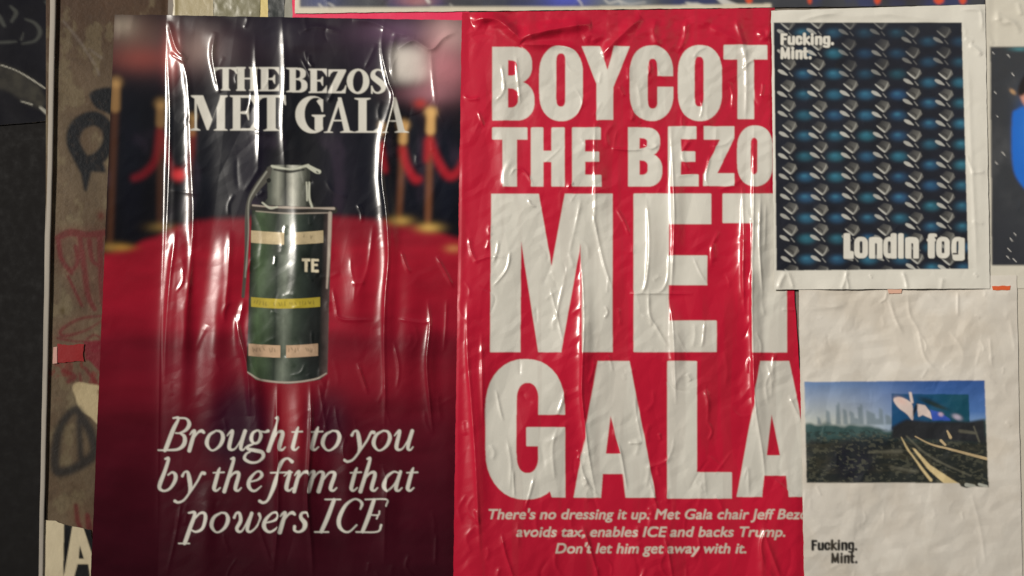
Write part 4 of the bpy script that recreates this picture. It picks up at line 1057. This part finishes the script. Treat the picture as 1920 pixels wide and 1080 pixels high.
gd_lines = [
    ([(1663, 545), (1660, 560), (1648, 568)], 3, 1.8, 0.5), ([(1668, 556), (1676, 590), (1690, 620), (1696, 624)], 4, 1.5, 0.5), ([(1702, 548), (1706, 590), (1722, 620), (1734, 670), (1760, 700)], 4, 1.5, 0.5), ([(1796, 546), (1796, 594)], 3, 1.5, 0.6),
    ([(1780, 620), (1802, 650), (1806, 668)], 4, 1.2, 0.5), ([(1500, 560), (1520, 572), (1580, 576)], 4, 1.0, 0.5), ([(1510, 580), (1550, 578), (1590, 570)], 5, 0.9, 0.4), ([(1740, 552), (1756, 562)], 2.5, 0.9, 0.6), ([(1856, 630), (1860, 690)], 3, 0.8, 0.5),
    ([(1828, 590), (1838, 596)], 2.5, 1.0, 0.5), ([(1846, 700), (1868, 720)], 4, 1.0, 0.5), ([(1894, 600), (1904, 660)], 4, 0.9, 0.5), ([(1820, 920), (1838, 990), (1848, 1060)], 4, 0.8, 0.4), ([(1530, 910), (1540, 930)], 3, 0.9, 0.5), ([(1510, 920), (1506, 960)], 3, 0.8, 0.5),
    ([(1550, 1070), (1580, 1056), (1610, 1064)], 4, 0.9, 0.5), ([(1790, 952), (1830, 964), (1850, 972)], 4, 0.7, 0.5), ([(1886, 790), (1896, 800)], 4, 1.0, 0.4), ([(1740, 690), (1728, 710)], 3, 0.9, 0.5),
] + small_creases(70, (1510, 550, 1900, 1100), 15, 8, 40, 0.45, (2.0, 4.5), (0.25, 0.8))
def hD(U, V):
    wr = creases(U, V, gd_lines) + crumple(U, V, 31, 0.8, 0.46) + 2.2 * facet(U, V, 22, 18, 0.6, 35)
    return 8.6 + (wr + 0.5) * (0.3 + 0.7 * sm(1498, 1520, U)) * (0.15 + 0.85 * sm(530, 552, V))
m_matte = printed('matte_poster', (0.42, 0.58), 0.5, bump=0.2, grime=0.16)
o = sheet('street_photo_poster', [(1497, 520), (1906, 516), (1918, 1130), (1509, 1130)], 1.6, D, hD, m_matte, ragged=0.8, seed=17)
tag(o, 'white poster with a small wide photo of a road and billboard below the crystal pattern', 'poster')
o = sheet('blank_poster', [(1898, 512), (2300, 506), (2330, 1130), (1908, 1130)], 2.5, WHITE * np.array([0.92, 0.88, 0.83]),
          lambda U, V: 4.2 + (crumple(U, V, 41, 1.0, 0.25) + 0.4) * sm(1925, 1950, U), m_matte, ragged=0.8, seed=19)
tag(o, 'blank white paper at the lower right edge, behind the road photo poster', 'poster')

# ------------------------------------------------------------------ poster at the right edge: figure in blue
E = Ink(1830, -220, 2320, 560, 0.8, WHITE * np.array([0.97, 0.95, 0.91]))
M = E.mask()
E.poly(M, [(1857, 88), (2240, 86), (2254, 498), (1860, 497)])
PM = E.blur(M, 0.8)
E.put(PM, ink(50, 53, 58))
E.put(PM * sm(0.35, 0.7, fbm(E.X, E.Y, 60, 90, 14, 4)), ink(78, 80, 84), 0.6)
E.put(PM * sm(330, 500, E.Y - 0.5 * (E.X - 1860)), ink(40, 42, 50), 0.7)
M = E.mask()
E.poly(M, spline([(1898, 220), (1906, 206), (1930, 200), (2010, 210), (2030, 300), (2010, 420), (1950, 380), (1910, 340), (1898, 300)], 6, True))
E.put(E.blur(M, 2), ink(28, 98, 190))
E.blob(1930, 240, 20, 50, ink(44, 118, 206), 0.6)
E.blob(1899, 172, 7, 4, ink(170, 136, 100), 0.9, 1.4, 0.7)
M = E.mask()
E.poly(M, spline([(1912, 176), (1924, 156), (1960, 150), (1985, 170), (1980, 204), (1930, 204)], 6, True))
E.put(E.blur(M, 2), ink(196, 140, 122))
M = E.mask()
E.poly(M, spline([(1908, 170), (1922, 140), (1960, 126), (1995, 150), (1990, 176), (1950, 160), (1916, 180)], 6, True))
E.put(E.blur(M, 2), ink(26, 24, 28))
E.blob(1912, 92, 16, 4, ink(70, 130, 140), 0.7)
M = E.mask()
for x, y, l in ((1861, 98, 4), (1889, 102, 7), (1897, 137, 8), (1865, 172, 4), (1869, 217, 3), (1879, 285, 10), (1867, 304, 6), (1902, 438, 5), (1894, 447, 8), (1890, 466, 8), (1888, 480, 7), (1900, 485, 8), (1914, 520, 6)):
    E.stroke(M, [(x, y, 2), (x + l * 0.6, y + l * 0.7, 1.5)])
E.put(M, ink(190, 188, 184), 0.8)
def hE(U, V):
    wr = creases(U, V, [([(1856, 40), (1880, 34), (1902, 46), (1914, 62)], 6, 2.6, 0.4), ([(1870, 20), (1876, 42), (1900, 40)], 5, 1.8, 0.4), ([(1908, 4), (1916, 30)], 5, 1.8, 0.4), ([(1852, 70), (1862, 84)], 4, 1.6, 0.5)]
                 + small_creases(30, (1860, 0, 2240, 500), 25, 10, 40, 0.4, (2, 4), (0.3, 0.9)))
    lift = 2.5 * sm(1866, 1848, U) * sm(340, 200, V)
    return 6.0 + lift + (wr + crumple(U, V, 51, 0.7, 0.2) + 0.5) * sm(1846, 1870, U)
m_satin = printed('satin_white_poster', (0.34, 0.48), 0.5, bump=0.15, grime=0.1)
o = sheet('portrait_poster', [(1846, -200), (2290, -204), (2300, 540), (1855, 541)], 2.4, E, hE, m_satin, ragged=0.6, seed=23)
tag(o, 'white bordered poster at the right edge showing someone in bright blue on grey', 'poster')

# ------------------------------------------------------------------ white bordered poster with the crystal pattern
C = Ink(1435, 0, 1870, 560, 0.5, WHITE * 1.06)
M = C.mask()
C.poly(M, [(1450.5, 42.5), (1803, 42), (1816, 504), (1456, 507.5)])
PM = C.blur(M, 0.6)
PC = Ink(1435, 0, 1870, 560, 0.5, ink(25, 28, 38))
PC.rgb *= (0.7 + 0.6 * fbm(PC.X, PC.Y, 30, 40, 9, 4))[..., None]
r = np.random.RandomState(4)
cols_ = ((1478, 122), (1535, 122), (1594, 122), (1654, 122), (1713, 138), (1772, 138))
for ci, (cx, cy0) in enumerate(cols_):
    for k in range(-2, 11):
        y = cy0 + 38.6 * k
        x = cx + (y - 122) * 0.018
        f_ = 1.0
        if y < 125 and ci >= 2:
            f_ = 0.45
        bx, by = x + 29, y + 17
        PC.blob(bx, by, 15, 9, ink(44, 98 + r.randint(-14, 8), 124), 0.8 * f_ * r.uniform(0.6, 1), 1.5)
        PC.blob(bx - 2, by - 2, 6, 3.5, ink(64, 130, 156), 0.5 * f_ * r.uniform(0.3, 1), 1.2)
        dx, dy = r.uniform(-1.5, 1.5, 2)
        x, y = x + dx, y + dy
        M = np.zeros_like(PC.X[:1, :1])
        w = PC.win(x - 20, y - 16, x + 22, y + 26)
        m1, m2, m3 = PC.mask(), PC.mask(), PC.mask()
        PC.poly(m1, [(x - 14, y - 3), (x - 3, y - 12), (x + 11, y - 8), (x + 14, y), (x + 4, y + 11), (x, y + 10)])
        PC.stroke(m2, [(x - 13, y - 2, 1.8), (x - 6, y + 4, 3), (x + 1, y + 9.5, 2.6)])
        PC.stroke(m2, [(x + 2, y + 9, 2.6), (x + 7, y + 3, 2.2), (x + 10, y - 5, 1.6)], 0.5 * r.uniform(0.4, 1.2))
        PC.stroke(m2, [(x - 18, y + 12, 5), (x - 12, y + 15, 7), (x - 3, y + 20, 2)], r.uniform(0.7, 1))
        PC.stroke(m2, [(x + 1, y + 15, 1.4), (x + 7, y + 22, 2)], 0.55)
        PC.stroke(m3, [(x - 6, y - 3, 2.5), (x + 1, y + 1, 3.5), (x + 3, y + 6, 2.5)], soft=1.5)
        for mm, c, a in ((m1 * np.clip(0.6 + (PC.X - x) * 0.035 + (PC.Y - y) * 0.02 + (fbm(PC.X[w], PC.Y[w], 7, 7, 5, 2).mean() - 0.5), 0.15, 1), ink(122, 121, 115), 0.8 * r.uniform(0.6, 1)), (m3, ink(44, 44, 46), 0.7), (m2, ink(186, 186, 180), 0.85)):
            q2 = (mm[w] * a * f_)[..., None]
            PC.rgb[w] = PC.rgb[w] * (1 - q2) + c * q2
PC.rgb = PC._blur(PC.rgb, 1)
PC.put(sm(95, 40, PC.Y) * 0.3, ink(40, 44, 54))  # hazy sheen across the top, painted into the picture
C.rgb = C.rgb * (1 - PM[..., None]) + PC.rgb * PM[..., None]
M = C.mask()
heavy(C, M, "Fucking.", 1463, 1565, 84, 1.0)
heavy(C, M, "Mint.", 1463, 1523, 110.5, 1.02)
# heavy condensed lower case
def R(x0, y0, x1, y1, r=(3, 3), v=1.0, k='abcd'):
    C.rr(M, x0, y0, x1, y1, r, v, k)
def lo_o(x0, x1):
    R(x0, 444, x1, 484.5, (12, 13))
    R((x0 + x1) / 2 - 2.6, 452, (x0 + x1) / 2 + 2.6, 475, (2.6, 3), 0.0)
def lo_n(x0, x1):
    R(x0, 445, x1, 485, (3, 3), 1.0)
    R(x1 - 8, 440, x1 + 3, 450, (0, 0), 0.0)
    R(x0 + 6, 444.5, x1, 470, (10, 10), 1.0, 'b')
    R((x0 + x1) / 2 - 1.6, 456, (x0 + x1) / 2 + 1.8, 488, (1, 1), 0.0)
R(1581.7, 437.5, 1594.5, 485)
R(1581.7, 471, 1601, 485.5)
lo_o(1601.7, 1627.5)
lo_n(1629.5, 1655)
lo_o(1656.5, 1678)
R(1670, 437.5, 1681.5, 485)
R(1666.5, 453, 1670.5, 475, (2, 2), 0.0)
R(1684, 437.5, 1694.5, 485)
lo_n(1697.5, 1723)
R(1740, 438, 1753, 484.5, (4, 6))
R(1737.5, 447, 1755, 453)
R(1745, 438, 1757, 444.5, (4, 4), 1.0, 'b')
lo_o(1755.5, 1781)
lo_o(1784, 1808)
R(1797, 446, 1809, 486, (3, 3))
R(1786, 478, 1809, 489, (8, 6), 1.0, 'cd')
R(1793.5, 452, 1797.5, 470, (2, 2), 0.0)
R(1786, 474.5, 1797, 477.5, (1, 1), 0.0)
C.put(np.clip(C.blur(M, 2.0) * 1.6, 0, 1), ink(18, 20, 26), 0.75)
C.put(C.blur(M, 0.5), WHITE * 1.08)
gc_lines = [
    ([(1458, 542), (1468, 520), (1474, 508)], 5, 2.6, 0.3), ([(1488, 542), (1482, 522), (1476, 508)], 4, 2.0, 0.4), ([(1577, 545), (1586, 520), (1588, 504)], 4, 2.6, 0.4), ([(1592, 545), (1588, 520)], 3, 1.6, 0.5),
    ([(1702, 545), (1698, 525), (1692, 508)], 4, 2.0, 0.4), ([(1764, 545), (1768, 520)], 5, 1.6, 0.4), ([(1630, 514), (1636, 522)], 2.5, 1.0, 0.5),
    ([(1460, 26), (1520, 22), (1600, 30), (1700, 22)], 8, 1.8, 0.3), ([(1500, 38), (1540, 28), (1580, 22)], 5, 1.6, 0.4), ([(1640, 24), (1700, 30), (1760, 38)], 7, 1.8, 0.3), ([(1800, 18), (1834, 18), (1841, 30), (1842, 60)], 4, 1.8, 0.5),
    ([(1816, 84), (1830, 92), (1842, 104)], 5, 2.2, 0.4), ([(1808, 72), (1826, 80)], 4, 1.4, 0.4), ([(1820, 324), (1848, 322)], 4, 1.6, 0.4), ([(1822, 414), (1846, 420)], 4, 1.6, 0.4), ([(1812, 290), (1822, 316), (1830, 322)], 4, 1.2, 0.4), ([(1826, 512), (1834, 520)], 3, 1.0, 0.5),
    ([(1816, 120), (1820, 260), (1828, 420), (1832, 520)], 5, 1.2, 0.3), ([(1452, 60), (1453, 200), (1456, 400)], 4, 1.0, 0.3),
] + small_creases(40, (1460, 50, 1830, 530), 35, 10, 40, 0.5, (2.2, 4.5), (0.2, 0.6))
def hC(U, V):
    wr = creases(U, V, gc_lines) + crumple(U, V, 61, 0.7, 0.22)
    wr = wr + 5.0 * vn(U, V, 55, 400, 12) ** 2 * sm(516, 543, V)
    return 12.0 + (wr + 0.6) * (0.45 + 0.55 * sm(1447, 1465, U)) * (0.4 + 0.6 * sm(1852, 1836, U))
o = sheet('crystal_poster', [(1446, 20), (1847, 8), (1856, 541), (1452, 543)], 1.4, C, hC, m_satin, ragged=0.7, seed=29)
tag(o, 'white bordered poster with a dark blue crystal pattern over the red poster corner', 'poster')

# ------------------------------------------------------------------ posters and scraps along the top edge
F = Ink(530, -360, 1880, 40, 1.2, ink(58, 60, 66))
F.rgb *= (0.7 + 0.7 * fbm(F.X, F.Y, 80, 50, 3, 4))[..., None]
F.put(sm(0.5, 0.7, fbm(F.X, F.Y, 60, 60, 17, 3)) * 0.5, ink(44, 54, 110))
for x, y, rx, ry, c, a in ((780, 2, 36, 10, (150, 96, 104), 0.9), (600, 0, 40, 30, (58, 66, 110), 0.8), (1060, 0, 50, 16, (76, 84, 180), 0.9), (1170, 4, 50, 12, (150, 160, 172), 0.6), (960, 0, 60, 20, (56, 60, 78), 0.6), (1700, -10, 60, 20, (46, 40, 44), 0.7)):
    F.blob(x, y, rx, ry, ink(*c), a)
M = F.mask()
for p in ([(1078, -10, 3), (1088, 4, 3), (1092, 12, 2)], [(796, -8, 6), (804, 4, 6)], [(598, 8, 3), (604, 14, 4)], [(616, 6, 3), (626, 12, 3)], [(844, 8, 2), (848, 12, 2)], [(1130, -6, 2), (1142, 6, 3), (1160, 2, 3), (1180, 8, 2), (1210, 4, 2)], [(1156, -12, 2), (1166, 10, 2)]):
    F.stroke(M, p)
F.poly(M, [(1284, 4), (1310, 6), (1330, 14), (1292, 13)])
F.poly(M, [(1342, -4), (1356, -4), (1386, 10), (1398, 14), (1376, 16), (1356, 10)])
F.put(F.blur(M, 0.8), ink(196, 194, 188), 0.85)
M = F.mask()
for x, w in ((1404, 8), (1518, 5), (1645, 8), (1760, 13), (1805, 9)):
    F.poly(M, [(x - w, -40), (x + w * 1.2, -40), (x + w * 0.7, 4), (x, 9), (x - w * 0.7, 3)])
F.put(F.blur(M, 1), ink(208, 78, 44), 0.9)
M = F.mask()
F.poly(M, [(545, -400), (561, -400), (562, 14), (866, 13), (1060, 13), (1446, 7), (1446, 40), (545, 40)])
F.put(F.blur(M, 0.8), WHITE * np.array([1, 0.95, 0.84]))
def hF(U, V):
    wr = creases(U, V, small_creases(50, (560, -150, 1830, 20), 45, 12, 60, 0.3, (2.5, 5), (0.3, 1.0))) + crumple(U, V, 71, 0.8, 0.2)
    return 3.0 + (wr + 0.4) * sm(24, 4, V) * sm(1846, 1826, U) + 4.0 * sm(840, 880, U) * (1 - sm(8, 24, V)) * 0 + 0.6
o = sheet('collage_poster', [(551, -340), (1846, -350), (1846, 9), (553, 25)], 2.8, F, hF, m_satin, ragged=0.6, seed=31, edge_col=(0.7, 0.66, 0.56))
tag(o, 'dark collage poster with a cream border, cut off above the red poster', 'poster')
o = sheet('pink_poster', [(546, -300), (880, -304), (880, 60), (547, 60)], 2.5, ink(216, 40, 84), lambda U, V: 0.8 + 0.8 * fbm(U, V, 40, 20, 7, 3) * sm(50, 30, V), m_satin, ragged=0.6, seed=37, edge_col=(0.6, 0.3, 0.34))
tag(o, 'narrow pink band of paper showing between the collage poster and the carpet poster', 'poster')
for nm, qd, c, seed, amp, lab in (
    ('paper_scrap', [(322, -200), (401, -200), (400, 60), (325, 60)], (150, 138, 104), 1, 0.8, 'tan paper scrap at the top edge, leftmost of the strips above the carpet poster'),
    ('crumpled_scrap', [(400, -200), (488, -200), (486, 60), (401, 60)], (120, 116, 92), 2, 3.0, 'crumpled grey scrap at the top edge beside the tan paper scrap'),
    ('yellow_strip', [(484, -200), (504, -200), (502, 60), (485, 60)], (200, 180, 116), 3, 0.6, 'narrow yellow paper strip at the top edge beside the crumpled scrap'),
    ('dark_gap_fill', [(502, -200), (534, -200), (533, 60), (502, 60)], (34, 38, 38), 4, 2.0, 'added dark sheet standing in for the gap at the top edge between the yellow and grey strips'),  # dark sheet added where the wall shows through a gap
    ('grey_strip', [(532, -200), (549, -200), (548, 60), (532, 60)], (134, 132, 120), 5, 0.8, 'narrow grey strip at the top edge touching the collage poster')):
    o = sheet(nm, qd, 2, ink(*c), lambda U, V, s=seed, a=amp: 0.4 + s * 0.15 + (a * (0.5 + fbm(U, V, 16, 22, 30 + s, 3) - 0.3) + (1.4 * np.exp(-((U - 328) / 3.5) ** 2) if s == 1 else 0)) * sm(40, 20, V), m_satin, ragged=1.4, seed=40 + seed)
    tag(o, lab, 'paper scrap')
for nm, qd, lab in (('orange_tab', [(1861, 536), (1895, 536), (1894, 544), (1862, 544)], 'small orange paper tab under the poster showing blue clothing'),
                    ('faded_orange_tab', [(1664, 540), (1692, 540), (1690, 550), (1666, 550)], 'faded orange paper tab under the bottom edge of the crystal poster')):
    o = sheet(nm, qd, 1.5, ink(206, 92, 52) if nm == 'orange_tab' else ink(208, 166, 146), lambda U, V: 11.4 + 0.4 * fbm(U, V, 8, 8, 3, 2), m_satin, ragged=1.0, seed=50, rag_len=8)
    tag(o, lab, 'paper tab')
